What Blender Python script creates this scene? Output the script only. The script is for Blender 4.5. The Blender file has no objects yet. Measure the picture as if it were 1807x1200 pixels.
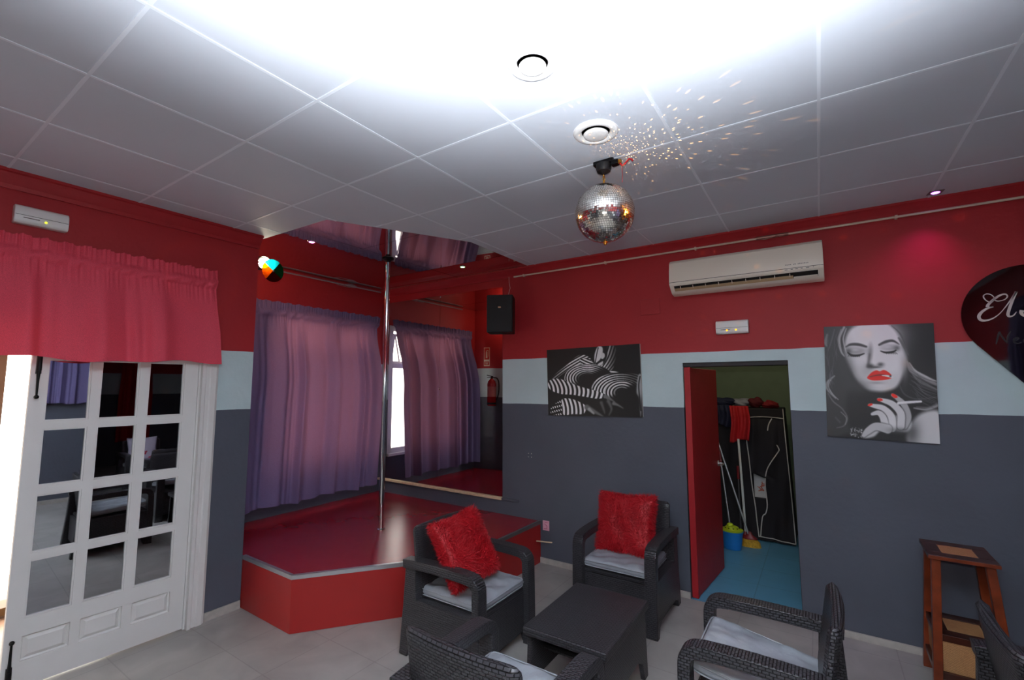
import bpy, bmesh, math, random
import numpy as np
from mathutils import Vector, Matrix, Euler

random.seed(4)
S = bpy.context.scene
COL = S.collection
PI = math.pi
R = math.radians

# ------------------------------------------------------------------ materials
def lin(c):
    o = []
    for v in c:
        v = v / 255.0
        o.append(v / 12.92 if v <= .04045 else ((v + .055) / 1.055) ** 2.4)
    return (o[0], o[1], o[2], 1.0)

def newmat(name):
    m = bpy.data.materials.new(name)
    m.use_nodes = True
    nt = m.node_tree
    return m, nt, nt.nodes['Principled BSDF'], nt.links

def mat(name, rgb, rough=.5, metal=0., var=0., vscale=8., bump=0., bscale=60., spec=None, coat=0.):
    m, nt, b, L = newmat(name)
    c = lin(rgb)
    b.inputs['Base Color'].default_value = c
    b.inputs['Roughness'].default_value = rough
    b.inputs['Metallic'].default_value = metal
    if spec is not None: b.inputs['Specular IOR Level'].default_value = spec
    if coat: b.inputs['Coat Weight'].default_value = coat; b.inputs['Coat Roughness'].default_value = .1
    tc = nt.nodes.new('ShaderNodeTexCoord')
    if var:
        n = nt.nodes.new('ShaderNodeTexNoise'); n.inputs['Scale'].default_value = vscale; n.inputs['Detail'].default_value = 5
        L.new(tc.outputs['Object'], n.inputs['Vector'])
        mr = nt.nodes.new('ShaderNodeMapRange'); mr.inputs[1].default_value = .3; mr.inputs[2].default_value = .7
        mr.inputs[3].default_value = 1 - var; mr.inputs[4].default_value = 1 + var
        L.new(n.outputs['Fac'], mr.inputs[0])
        mx = nt.nodes.new('ShaderNodeMix'); mx.data_type = 'RGBA'; mx.blend_type = 'MULTIPLY'; mx.inputs[0].default_value = 1
        mx.inputs[6].default_value = c
        L.new(mr.outputs[0], mx.inputs[7]); L.new(mx.outputs[2], b.inputs['Base Color'])
    if bump:
        n = nt.nodes.new('ShaderNodeTexNoise'); n.inputs['Scale'].default_value = bscale; n.inputs['Detail'].default_value = 4
        L.new(tc.outputs['Object'], n.inputs['Vector'])
        bp = nt.nodes.new('ShaderNodeBump'); bp.inputs['Strength'].default_value = bump; bp.inputs['Distance'].default_value = .01
        L.new(n.outputs['Fac'], bp.inputs['Height']); L.new(bp.outputs[0], b.inputs['Normal'])
    return m

def emit(name, rgb, strength):
    m, nt, b, L = newmat(name)
    b.inputs['Base Color'].default_value = lin(rgb)
    b.inputs['Emission Color'].default_value = lin(rgb)
    b.inputs['Emission Strength'].default_value = strength
    return m

def wallpaint():
    """three painted bands: slate grey dado, pale blue-grey stripe, deep red above"""
    m, nt, b, L = newmat('painted wall')
    g = nt.nodes.new('ShaderNodeNewGeometry')
    sx = nt.nodes.new('ShaderNodeSeparateXYZ'); L.new(g.outputs['Position'], sx.inputs[0])
    n0 = nt.nodes.new('ShaderNodeTexNoise'); n0.inputs['Scale'].default_value = 3.; n0.inputs['Detail'].default_value = 6
    L.new(g.outputs['Position'], n0.inputs['Vector'])
    ma = nt.nodes.new('ShaderNodeMath'); ma.operation = 'MULTIPLY_ADD'; ma.inputs[1].default_value = .02
    L.new(n0.outputs['Fac'], ma.inputs[0]); L.new(sx.outputs['Z'], ma.inputs[2])
    mr = nt.nodes.new('ShaderNodeMath'); mr.operation = 'DIVIDE'; mr.inputs[1].default_value = 3.
    L.new(ma.outputs[0], mr.inputs[0])
    cr = nt.nodes.new('ShaderNodeValToRGB'); cr.color_ramp.interpolation = 'CONSTANT'
    e = cr.color_ramp.elements
    e[0].position = 0; e[0].color = lin(C_SLATE)
    e[1].position = 1.517 / 3; e[1].color = lin(C_STRIPE)
    x = e.new(1.98 / 3); x.color = lin(C_RED)
    L.new(mr.outputs[0], cr.inputs[0])
    n = nt.nodes.new('ShaderNodeTexNoise'); n.inputs['Scale'].default_value = 2.2; n.inputs['Detail'].default_value = 7
    L.new(g.outputs['Position'], n.inputs['Vector'])
    m2 = nt.nodes.new('ShaderNodeMapRange'); m2.inputs[1].default_value = .3; m2.inputs[2].default_value = .7; m2.inputs[3].default_value = .93; m2.inputs[4].default_value = 1.07
    L.new(n.outputs['Fac'], m2.inputs[0])
    mx = nt.nodes.new('ShaderNodeMix'); mx.data_type = 'RGBA'; mx.blend_type = 'MULTIPLY'; mx.inputs[0].default_value = 1
    L.new(cr.outputs[0], mx.inputs[6]); L.new(m2.outputs[0], mx.inputs[7]); L.new(mx.outputs[2], b.inputs['Base Color'])
    b.inputs['Roughness'].default_value = .6
    n3 = nt.nodes.new('ShaderNodeTexNoise'); n3.inputs['Scale'].default_value = 28; n3.inputs['Detail'].default_value = 5
    L.new(g.outputs['Position'], n3.inputs['Vector'])
    bp = nt.nodes.new('ShaderNodeBump'); bp.inputs['Strength'].default_value = .35; bp.inputs['Distance'].default_value = .006
    L.new(n3.outputs['Fac'], bp.inputs['Height']); L.new(bp.outputs[0], b.inputs['Normal'])
    return m

def tilefloor(name, rgb, mortar, size, rough=.35, var=.1):
    m, nt, b, L = newmat(name)
    g = nt.nodes.new('ShaderNodeNewGeometry')
    mp = nt.nodes.new('ShaderNodeMapping'); mp.inputs['Location'].default_value = (.13, .21, 0)
    L.new(g.outputs['Position'], mp.inputs[0])
    br = nt.nodes.new('ShaderNodeTexBrick'); br.offset = 0; br.squash = 1
    br.inputs['Scale'].default_value = 1; br.inputs['Brick Width'].default_value = size; br.inputs['Row Height'].default_value = size
    br.inputs['Mortar Size'].default_value = .004; br.inputs['Mortar Smooth'].default_value = .3
    c = lin(rgb)
    br.inputs['Color1'].default_value = c
    br.inputs['Color2'].default_value = (c[0] * .93, c[1] * .93, c[2] * .93, 1)
    br.inputs['Mortar'].default_value = lin(mortar)
    L.new(mp.outputs[0], br.inputs['Vector'])
    n = nt.nodes.new('ShaderNodeTexNoise'); n.inputs['Scale'].default_value = 3.5; n.inputs['Detail'].default_value = 8; n.inputs['Distortion'].default_value = .6
    L.new(g.outputs['Position'], n.inputs['Vector'])
    m2 = nt.nodes.new('ShaderNodeMapRange'); m2.inputs[1].default_value = .3; m2.inputs[2].default_value = .7; m2.inputs[3].default_value = 1 - var; m2.inputs[4].default_value = 1 + var
    L.new(n.outputs['Fac'], m2.inputs[0])
    mx = nt.nodes.new('ShaderNodeMix'); mx.data_type = 'RGBA'; mx.blend_type = 'MULTIPLY'; mx.inputs[0].default_value = 1
    L.new(br.outputs['Color'], mx.inputs[6]); L.new(m2.outputs[0], mx.inputs[7]); L.new(mx.outputs[2], b.inputs['Base Color'])
    b.inputs['Roughness'].default_value = rough
    return m

def weave(name, rgb, bw, rh, rough=.42, strength=.9, rgb2=None):
    """woven strips as relief, laid out on the box-projected UV (metres)"""
    m, nt, b, L = newmat(name)
    tc = nt.nodes.new('ShaderNodeTexCoord')
    br = nt.nodes.new('ShaderNodeTexBrick'); br.offset = .5
    br.inputs['Scale'].default_value = 1; br.inputs['Brick Width'].default_value = bw; br.inputs['Row Height'].default_value = rh
    br.inputs['Mortar Size'].default_value = rh * .17; br.inputs['Mortar Smooth'].default_value = .8
    c = lin(rgb); d = lin(rgb2) if rgb2 else tuple(v * .45 for v in c[:3]) + (1,)
    br.inputs['Color1'].default_value = c; br.inputs['Color2'].default_value = tuple(v * .85 for v in c[:3]) + (1,)
    br.inputs['Mortar'].default_value = d
    L.new(tc.outputs['UV'], br.inputs['Vector'])
    L.new(br.outputs['Color'], b.inputs['Base Color'])
    inv = nt.nodes.new('ShaderNodeMath'); inv.operation = 'SUBTRACT'; inv.inputs[0].default_value = 1
    L.new(br.outputs['Fac'], inv.inputs[1])
    bp = nt.nodes.new('ShaderNodeBump'); bp.inputs['Strength'].default_value = strength; bp.inputs['Distance'].default_value = .009
    L.new(inv.outputs[0], bp.inputs['Height']); L.new(bp.outputs[0], b.inputs['Normal'])
    b.inputs['Roughness'].default_value = rough
    return m

def cloth(name, rgb, trans, rgbt=None, sheen=.3):
    """woven fabric which lets some light through"""
    m, nt, b, L = newmat(name)
    tc = nt.nodes.new('ShaderNodeTexCoord')
    n = nt.nodes.new('ShaderNodeTexNoise'); n.inputs['Scale'].default_value = 400; n.inputs['Detail'].default_value = 2
    L.new(tc.outputs['Object'], n.inputs['Vector'])
    c = lin(rgb)
    cr = nt.nodes.new('ShaderNodeValToRGB')
    cr.color_ramp.elements[0].position = .3; cr.color_ramp.elements[0].color = tuple(v * .75 for v in c[:3]) + (1,)
    cr.color_ramp.elements[1].position = .7; cr.color_ramp.elements[1].color = tuple(v * 1.2 for v in c[:3]) + (1,)
    L.new(n.outputs['Fac'], cr.inputs[0]); L.new(cr.outputs[0], b.inputs['Base Color'])
    b.inputs['Roughness'].default_value = .75
    b.inputs['Sheen Weight'].default_value = sheen; b.inputs['Sheen Tint'].default_value = c
    if trans:
        t = nt.nodes.new('ShaderNodeBsdfTranslucent'); t.inputs[0].default_value = lin(rgbt or rgb)
        mx = nt.nodes.new('ShaderNodeMixShader'); mx.inputs[0].default_value = trans
        L.new(b.outputs[0], mx.inputs[1]); L.new(t.outputs[0], mx.inputs[2])
        L.new(mx.outputs[0], nt.nodes['Material Output'].inputs[0])
    return m

def mirror(name, rgb, rough=.0):
    m, nt, b, L = newmat(name)
    b.inputs['Base Color'].default_value = lin(rgb); b.inputs['Metallic'].default_value = 1; b.inputs['Roughness'].default_value = rough
    return m

def glazing(name, tint=(245, 248, 250), gloss=.08):
    m, nt, b, L = newmat(name)
    t = nt.nodes.new('ShaderNodeBsdfTransparent'); t.inputs[0].default_value = lin(tint)
    g = nt.nodes.new('ShaderNodeBsdfGlossy'); g.inputs['Roughness'].default_value = .02
    mx = nt.nodes.new('ShaderNodeMixShader'); mx.inputs[0].default_value = gloss
    L.new(t.outputs[0], mx.inputs[1]); L.new(g.outputs[0], mx.inputs[2]); L.new(mx.outputs[0], nt.nodes['Material Output'].inputs[0])
    return m

def printed(name, rough=.45):
    m, nt, b, L = newmat(name)
    a = nt.nodes.new('ShaderNodeVertexColor'); a.layer_name = 'print'
    L.new(a.outputs['Color'], b.inputs['Base Color']); b.inputs['Roughness'].default_value = rough
    return m

C_SLATE = (83, 87, 98); C_STRIPE = (196, 215, 217); C_RED = (172, 34, 40)
M = {}
M['wall'] = wallpaint()
M['red_paint'] = mat('red gloss paint', C_RED, .5, var=.06, bump=.15, bscale=40)
M['ceiling'] = mat('white ceiling tile', (204, 211, 221), .7, var=.02, vscale=2)
M['tbar'] = mat('white ceiling bar', (226, 233, 242), .5)
M['floor'] = tilefloor('grey stone tile', (162, 159, 154), (146, 143, 139), .45, .35, .15)
M['skirt'] = mat('stone skirting tile', (176, 170, 162), .45, var=.12, vscale=20)
M['blue_floor'] = tilefloor('blue painted floor', (96, 158, 192), (82, 132, 160), .40, .35, .06)
M['green'] = mat('olive green wall', (118, 134, 106), .7, var=.05)
M['white_paint'] = mat('white door paint', (226, 224, 220), .38, var=.015)
M['pane_mirror'] = mirror('dark mirror pane', (186, 188, 192), .012)
M['mirror'] = mirror('mirror glass', (212, 208, 206), .0)
M['chrome'] = mat('chrome', (226, 226, 228), .08, 1.)
M['alu'] = mat('brushed aluminium', (205, 206, 208), .35, .85)
M['dark_alu'] = mat('grey trim', (120, 116, 116), .4, .5)
M['stage'] = mat('red laminate', (150, 20, 36), .25, var=.03, spec=.75)
M['stage_side'] = mat('red painted board', (166, 34, 32), .4, var=.05, vscale=3)
M['purple'] = cloth('purple curtain cloth', (114, 104, 148), .065, (205, 124, 138), .5)
M['pinkred'] = cloth('crimson valance cloth', (228, 76, 96), .10, (220, 70, 60), .35)
M['rattan'] = weave('charcoal woven plastic', (66, 65, 69), .026, .0125, .34, 1., (16,16,18))
M['cushion'] = mat('silver grey cushion cloth', (152, 157, 163), .36, var=.07, bump=.5, bscale=16)
M['fur'] = mat('red fur', (186, 16, 30), .6, var=.12, vscale=9)
M['black'] = mat('matt black plastic', (22, 22, 24), .5)
M['black_iron'] = mat('black iron', (20, 20, 22), .35, .6)
M['acrylic'] = mat('black gloss acrylic', (8, 7, 9), .04, coat=0.)
M['cream'] = mat('cream plastic', (232, 222, 206), .35)
M['white_plastic'] = mat('white plastic', (236, 236, 234), .3)
M['dark_gap'] = mat('dark slot', (24, 22, 20), .7)
M['wood'] = mat('red brown varnished wood', (118, 50, 24), .28, var=.3, vscale=14)
M['dark_wood'] = mat('dark varnished wood', (62, 28, 18), .28, var=.3, vscale=14)
M['cane'] = weave('woven cane', (196, 146, 96), .012, .006, .6, .5, (150, 98, 56))
M['pale_wood'] = mat('pale wood strip', (222, 196, 160), .5, var=.1, vscale=30)
M['brass'] = mat('brass', (196, 140, 60), .25, 1.)
M['red_wire'] = mat('red wire', (190, 30, 40), .4)
M['white_wire'] = mat('pale wire', (205, 180, 170), .5)
M['pipe'] = mat('cream painted pipe', (222, 200, 182), .35)
M['conduit'] = mat('grey conduit', (150, 130, 136), .4)
M['ext_red'] = mat('red enamel', (190, 20, 24), .25)
M['sign_red'] = mat('sign red', (200, 40, 24), .4)
M['sign_white'] = mat('sign cream', (236, 214, 190), .4)
M['blue_plastic'] = mat('blue plastic', (40, 132, 214), .35)
M['lime'] = mat('lime plastic', (196, 214, 40), .4)
M['black_cloth'] = cloth('black wardrobe cloth', (26, 20, 26), 0, None, .1)
M['white_piping'] = mat('white piping', (214, 206, 200), .6)
M['navy_cloth'] = cloth('navy cloth', (24, 28, 58), 0, None, .2)
M['red_cloth'] = cloth('red cloth', (190, 22, 30), 0, None, .2)
M['grey_cloth'] = cloth('grey cloth', (150, 150, 160), 0, None, .2)
M['bristle'] = mat('yellow bristles', (196, 150, 40), .8, var=.3, vscale=60)
M['maroon'] = mat('maroon plastic', (130, 26, 34), .4)
M['white_bag'] = mat('white paper bag', (216, 212, 208), .5)
M['coral_print'] = mat('coral print', (216, 110, 80), .6)
M['tan'] = mat('tan plaster', (150, 124, 100), .7, var=.05)
M['tan_floor'] = tilefloor('tan floor tile', (214, 178, 150), (180, 150, 126), .4)
M['brown_wood'] = mat('brown sill', (120, 90, 50), .5)
M['glass'] = glazing('window glass')
M['lettering'] = mat('cream lettering', (206, 200, 190), .4)
M['grey_letter'] = mat('faded lettering', (24, 23, 26), .4)
M['canvas_edge'] = mat('canvas edge', (190, 186, 180), .7)
M['canvas_dark'] = mat('dark canvas edge', (34, 32, 34), .7)
M['facet'] = mirror('mirror facet', (244, 238, 228), .17)
M['ball_core'] = mat('ball core', (60, 54, 50), .6)
M['pink'] = mat('pink paper tag', (232, 170, 186), .6)
M['floral'] = mat('floral cloth', (206, 196, 214), .7)
M['floral_red'] = mat('floral print red', (186, 40, 70), .7)
M['led_purple'] = emit('purple led', (200, 110, 255), 6)
M['led_pink'] = emit('pink led', (255, 150, 235), 6)
M['led_green'] = emit('green led', (170, 255, 160), 6)
M['led_orange'] = emit('orange led', (255, 170, 20), 2.5)
M['led_yellow'] = emit('yellow led', (225, 230, 60), 1.5)
M['bulb'] = emit('lamp bulb', (255, 236, 200), 60)
M['pr'] = printed('printed canvas')

# ------------------------------------------------------------------ mesh building
class MB:
    def __init__(s): s.v = []; s.f = []
    def add(s, vs, fs):
        o = len(s.v); s.v += [tuple(v) for v in vs]; s.f += [tuple(i + o for i in f) for f in fs]; return s
    def box(s, c, d, rot=None):
        x, y, z = d[0] / 2, d[1] / 2, d[2] / 2
        vs = [Vector(p) for p in ((-x,-y,-z),(x,-y,-z),(x,y,-z),(-x,y,-z),(-x,-y,z),(x,-y,z),(x,y,z),(-x,y,z))]
        if rot is not None:
            m = rot if isinstance(rot, Matrix) else Euler(rot).to_matrix()
            vs = [m @ v for v in vs]
        c = Vector(c)
        return s.add([v + c for v in vs], [(0,3,2,1),(4,5,6,7),(0,1,5,4),(1,2,6,5),(2,3,7,6),(3,0,4,7)])
    def bx(s, x0, x1, y0, y1, z0, z1):
        return s.box(((x0+x1)/2,(y0+y1)/2,(z0+z1)/2),(x1-x0,y1-y0,z1-z0))
    def prism(s, poly, z0, z1, T=None):
        """poly: CCW list of (x,y); extruded in z; T maps (x,y,z)"""
        n = len(poly); vs = [Vector((p[0],p[1],z0)) for p in poly] + [Vector((p[0],p[1],z1)) for p in poly]
        if T: vs = [T(v) for v in vs]
        fs = [tuple(range(n))[::-1], tuple(range(n, 2*n))] + [(i,(i+1)%n,n+(i+1)%n,n+i) for i in range(n)]
        return s.add(vs, fs)
    def tube(s, path, r, n=10, caps=True):
        """round tube along a path; r number or list"""
        P = [Vector(p) for p in path]; k = len(P)
        rr = r if isinstance(r, (list, tuple)) else [r] * k
        rings = []; up = None
        for i in range(k):
            t = (P[min(i+1,k-1)] - P[max(i-1,0)]).normalized()
            if up is None:
                up = Vector((0,0,1)) if abs(t.z) < .9 else Vector((1,0,0))
            a = t.cross(up)
            if a.length < 1e-5: a = t.orthogonal()
            a.normalize(); b = a.cross(t).normalized(); up = b
            rings.append([P[i] + (a*math.cos(2*PI*j/n) + b*math.sin(2*PI*j/n))*rr[i] for j in range(n)])
        vs = [v for ring in rings for v in ring]
        fs = [(i*n+j, i*n+(j+1)%n, (i+1)*n+(j+1)%n, (i+1)*n+j) for i in range(k-1) for j in range(n)]
        if caps: fs += [tuple(range(n))[::-1], tuple((k-1)*n+j for j in range(n))]
        return s.add(vs, fs)
    def sweep(s, path, sec, side):
        """rectangular/polygon section swept along a path lying in a plane whose normal is side; sec: (across, up)"""
        P = [Vector(p) for p in path]; side = Vector(side).normalized(); k = len(P); n = len(sec); vs = []
        for i in range(k):
            t = (P[min(i+1,k-1)] - P[max(i-1,0)]).normalized(); u = side.cross(t).normalized()
            sc = 1.
            if 0 < i < k-1:
                a = (P[i]-P[i-1]).normalized(); c = (P[i+1]-P[i]).normalized()
                sc = 1/max(.5, math.sqrt(max(.01,(1+a.dot(c))/2)))
            for p in sec: vs.append(P[i] + side*p[0] + u*p[1]*sc)
        fs = [(i*n+j, i*n+(j+1)%n, (i+1)*n+(j+1)%n, (i+1)*n+j) for i in range(k-1) for j in range(n)]
        fs += [tuple(range(n))[::-1], tuple((k-1)*n+j for j in range(n))]
        return s.add(vs, fs)
    def lathe(s, prof, n=32, T=None, arc=1.):
        """prof: (r,z) list around z axis"""
        vs = []; k = len(prof)
        for r, z in prof:
            for j in range(n): vs.append(Vector((r*math.cos(2*PI*j/n), r*math.sin(2*PI*j/n), z)))
        if T: vs = [T(v) if callable(T) else T @ v for v in vs]
        fs = [(i*n+j, i*n+(j+1)%n, (i+1)*n+(j+1)%n, (i+1)*n+j) for i in range(k-1) for j in range(n)]
        if prof[0][0] > 1e-6: fs.append(tuple(range(n))[::-1])
        if prof[-1][0] > 1e-6: fs.append(tuple((k-1)*n+j for j in range(n)))
        return s.add(vs, fs)
    def ball(s, c, r, n=16, m=10, sc=(1,1,1)):
        vs = []; c = Vector(c)
        for i in range(m+1):
            a = PI*i/m
            for j in range(n):
                b = 2*PI*j/n
                vs.append(c + Vector((r*sc[0]*math.sin(a)*math.cos(b), r*sc[1]*math.sin(a)*math.sin(b), r*sc[2]*math.cos(a))))
        return s.add(vs, [(i*n+j,(i+1)*n+j,(i+1)*n+(j+1)%n,i*n+(j+1)%n) for i in range(m) for j in range(n)])
    def build(s, name, m, parent=None, bevel=0, seg=2, smooth=True, ang=35, kind=None, label=None, weld=True, solid=0, fix=True):
        me = bpy.data.meshes.new(name); bm = bmesh.new()
        bv = [bm.verts.new(v) for v in s.v]
        for f in s.f:
            try: bm.faces.new([bv[i] for i in f])
            except ValueError: pass
        if weld: bmesh.ops.remove_doubles(bm, verts=bm.verts, dist=1e-5)
        if fix: bmesh.ops.recalc_face_normals(bm, faces=bm.faces)
        uv = bm.loops.layers.uv.new('box')
        for f in bm.faces:
            n = f.normal; a = max(range(3), key=lambda i: abs(n[i]))
            for l in f.loops:
                c = l.vert.co
                l[uv].uv = (c.y, c.z) if a == 0 else (c.x, c.z) if a == 1 else (c.x, c.y)
        bm.to_mesh(me); bm.free()
        if smooth:
            me.polygons.foreach_set('use_smooth', [True]*len(me.polygons)); me.set_sharp_from_angle(angle=R(ang))
        me.materials.append(m)
        o = bpy.data.objects.new(name, me); COL.objects.link(o)
        if parent is not None: o.parent = parent
        if bevel:
            b = o.modifiers.new('Bevel', 'BEVEL'); b.width = bevel; b.segments = seg; b.limit_method = 'ANGLE'; b.angle_limit = R(40); b.harden_normals = True
        if solid:
            b = o.modifiers.new('Solid', 'SOLIDIFY'); b.thickness = solid; b.offset = 0
        if kind: o['kind'] = kind
        if label: o['label'] = label
        return o

def thing(name, label, cat, loc=(0,0,0), rz=0, group=None, rot=None):
    o = bpy.data.objects.new(name, None); COL.objects.link(o); o.empty_display_size = .1
    o.location = loc; o.rotation_euler = rot if rot is not None else (0,0,rz)
    return tag(o, label, cat, group)
def tag(o, label, cat, group=None):
    o['label'] = label; o['category'] = cat
    if group: o['group'] = group
    return o
def copy_tree(o, parent=None):
    c = o.copy(); COL.objects.link(c)
    if parent is not None: c.parent = parent
    for ch in list(o.children): copy_tree(ch, c)
    return c
def struct(name, mb, m, **k): return mb.build(name, m, kind='structure', **k)
def cat_rom(pts, k=8, closed=False):
    P = [np.array(p, float) for p in pts]; n = len(P); out = []
    rng = range(n if closed else n-1)
    for i in rng:
        if closed: a,b,c,d = P[i-1],P[i],P[(i+1)%n],P[(i+2)%n]
        else: a,b,c,d = P[max(i-1,0)],P[i],P[i+1],P[min(i+2,n-1)]
        for j in range(k):
            t = j/k
            out.append(.5*((2*b)+(c-a)*t+(2*a-5*b+4*c-d)*t*t+(3*b-a-3*c+d)*t**3))
    if not closed: out.append(P[-1])
    return out

# ------------------------------------------------------------------ room shell
H = 2.9225
XL, XA, YB, YR = -3.80, -4.68, 4.0, 1.93       # entrance wall, alcove wall, back wall, alcove return
mirror_poly = [(XA, 2.06), (-3.80, 1.965), (-2.97, 1.985), (-2.42, 3.0), (-2.43, 4.0), (XA, 4.0)]

fl = MB(); fl.bx(-4.85, 5.2, -3.2, 4.0, -.1, 0)
struct('floor', fl, M['floor'])
c = MB()
c.prism([(-3.95,-3.2),(5.2,-3.2),(5.2,4.15),(-2.43,4.15),(-2.43,4.0),(-2.42,3.0),(-2.97,1.985),(-3.80,1.965),(-3.95,1.965)], H, H+.1)
struct('ceiling', c, M['ceiling'])
# visible T-bars between the ceiling tiles
g = MB(); bw = .0065; bh = .003
def clipped(x):      # lowest/highest y free of the mirror above the stage, for a bar at this x
    if x < -2.97: return 1.97
    if x < -2.42: return 1.985 + (x+2.97)/.55*1.015
    return 4.0
i = 0
x = -2.9334 - .6*1
while x < 5:
    g.bx(x-bw, x+bw, -3.2, clipped(x)-.012, H-bh, H+.01); x += .6
y = .4905 - .6*6
while y < 4:
    x0 = XL
    if y > 1.97: x0 = -2.95 + (y-2.0)*.55 if y < 3 else -2.41
    g.bx(x0, 5.2, y-bw, y+bw, H-bh+.0004, H+.01); y += .6
struct('trim_1', g, M['tbar'], smooth=False)

# back wall with the storeroom opening
ox0, ox1, oz = -.945, -.185, 1.885
w = MB()
w.bx(-4.85, ox0, YB, YB+.15, 0, H); w.bx(ox1, 5.2, YB, YB+.15, 0, H); w.bx(ox0, ox1, YB, YB+.15, oz, H)
struct('wall_back', w, M['wall'], smooth=False)
# entrance wall with the double door opening
dy0, dy1, dz = -.36, 1.56, 2.06
w = MB()
w.bx(XL-.15, XL, -3.2, dy0, 0, H); w.bx(XL-.15, XL, dy1, YR, 0, H); w.bx(XL-.15, XL, dy0, dy1, dz, H)
struct('wall_left', w, M['wall'], smooth=False)
w = MB(); w.prism([(XL-.15, YR-.12), (XL, YR), (XA, 2.06), (XA-.15, 2.06), (XA-.15, 1.94)][::-1], 0, H+.06)
struct('wall_return', w, M['wall'], smooth=False)
# alcove wall with the window
wy0, wy1, wz0, wz1 = 2.52, 3.87, .82, 2.49
w = MB()
w.bx(XA-.15, XA, 2.06, wy0, 0, H+.06); w.bx(XA-.15, XA, wy1, YB, 0, H+.06); w.bx(XA-.15, XA, wy0, wy1, 0, wz0); w.bx(XA-.15, XA, wy0, wy1, wz1, H+.06)
struct('wall_alcove', w, M['wall'], smooth=False)
w = MB(); w.bx(1.75, 1.9, -3.2, 1.93, 0, H); struct('wall_right', w, M['wall'], smooth=False)
w = MB(); w.bx(5.2, 5.35, -3.2, 4.15, 0, H); struct('wall_far', w, M['wall'], smooth=False)
w = MB(); w.bx(-3.95, 5.2, -3.35, -3.2, 0, H); struct('wall_front', w, M['wall'], smooth=False)
# skirting
b = MB(); b.bx(-2.34, ox0-.002, YB-.012, YB+.001, 0, .05); struct('baseboard_back', b, M['skirt'], bevel=.002)
b = MB(); b.bx(ox1+.002, 5.2, YB-.012, YB+.001, 0, .045); struct('baseboard_1', b, M['skirt'], bevel=.002)
b = MB(); b.bx(XL-.001, XL+.012, 1.675, YR-.004, 0, .06); struct('baseboard_left', b, M['skirt'], bevel=.002)
b = MB(); b.bx(1.738, 1.751, -3.2, 1.93, 0, .06); struct('baseboard_right', b, M['skirt'], bevel=.002)
# red cornices
prof = [(0,0),(.012,0),(.02,.02),(.028,.028),(.05,.05),(.062,.062),(.07,.066),(.07,.082),(0,.082)]
m_ = MB(); m_.prism(prof, XA+.002, 5.2, lambda v: Vector((v.z, YB - v.x, H-.082+v.y))); struct('trim_2', m_, M['red_paint'], ang=25)
prof2 = [(0,0),(.016,0),(.024,.022),(.032,.03),(.05,.062),(.062,.078),(.075,.084),(.075,.1),(0,.1)]
m_ = MB(); m_.prism(prof2, -3.2, YR-.004, lambda v: Vector((XL + v.x, v.z, H-.1+v.y))); struct('trim_3', m_, M['red_paint'], ang=25)

# ceiling mirrors over the stage: panels cut from the stage-shaped outline
def clip_poly(poly, a, b_, cc):
    out = []
    for i in range(len(poly)):
        p, q = poly[i], poly[(i+1) % len(poly)]
        dp, dq = a*p[0]+b_*p[1]-cc, a*q[0]+b_*q[1]-cc
        if dp <= 0: out.append(p)
        if dp*dq < 0:
            t = dp/(dp-dq); out.append((p[0]+(q[0]-p[0])*t, p[1]+(q[1]-p[1])*t))
    return out
desc = {(0,0):'over the curtain end near the colour wheel lamp', (1,0):'beside the pink spotlight above the stage edge', (0,1):'over the middle of the purple curtain', (1,1):'around the pole top and the open stage front', (0,2):'in the corner above the window', (1,2):'next to the green spotlight by the wall mirror'}
xs = [-4.70, -3.36, -2.3]; ys = [1.9, 2.62, 3.32, 4.01]
for i in range(2):
    for j in range(3):
        p = list(mirror_poly)
        gap = .0015
        p = clip_poly(p, -1, 0, -(xs[i]+gap)); p = clip_poly(p, 1, 0, xs[i+1]-gap)
        p = clip_poly(p, 0, -1, -(ys[j]+gap)); p = clip_poly(p, 0, 1, ys[j+1]-gap)
        if len(p) < 3: continue
        cx = sum(a for a, _ in p)/len(p); cy = sum(a for _, a in p)/len(p)
        ax, ay = random.uniform(-.0025,.0025), random.uniform(-.0025,.0025)
        T = lambda v, cx=cx, cy=cy, ax=ax, ay=ay: Vector((v.x, v.y, v.z + (v.x-cx)*ax + (v.y-cy)*ay))
        q = MB().prism(p, H+.003, H+.01, T).build('ceiling_mirror', M['mirror'], smooth=False)
        tag(q, 'sheet of mirror on the ceiling ' + desc[(i,j)], 'mirror', 'ceiling mirrors above the stage')
w = MB(); w.prism(mirror_poly, H+.03, H+.08); struct('trim_4', w, M['black'], smooth=False)

# storeroom beyond the opening
w = MB(); w.bx(-2.2, .35, 4.0, 6.75, -.1, .001); struct('floor_storeroom', w, M['blue_floor'], smooth=False)
w = MB(); w.bx(-2.2, .35, 6.6, 6.75, 0, 2.6); struct('wall_storeroom', w, M['green'], smooth=False)
w = MB(); w.bx(-2.35, -2.2, 4.15, 6.75, 0, 2.6); struct('wall_storeroom_left', w, M['green'], smooth=False)
w = MB(); w.bx(-.02, .1, 4.15, 6.75, 0, 2.6); struct('wall_storeroom_right', w, M['green'], smooth=False)
w = MB(); w.bx(-2.35, .35, 4.15, 6.75, 2.6, 2.7); struct('ceiling_storeroom', w, M['green'], smooth=False)
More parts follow.
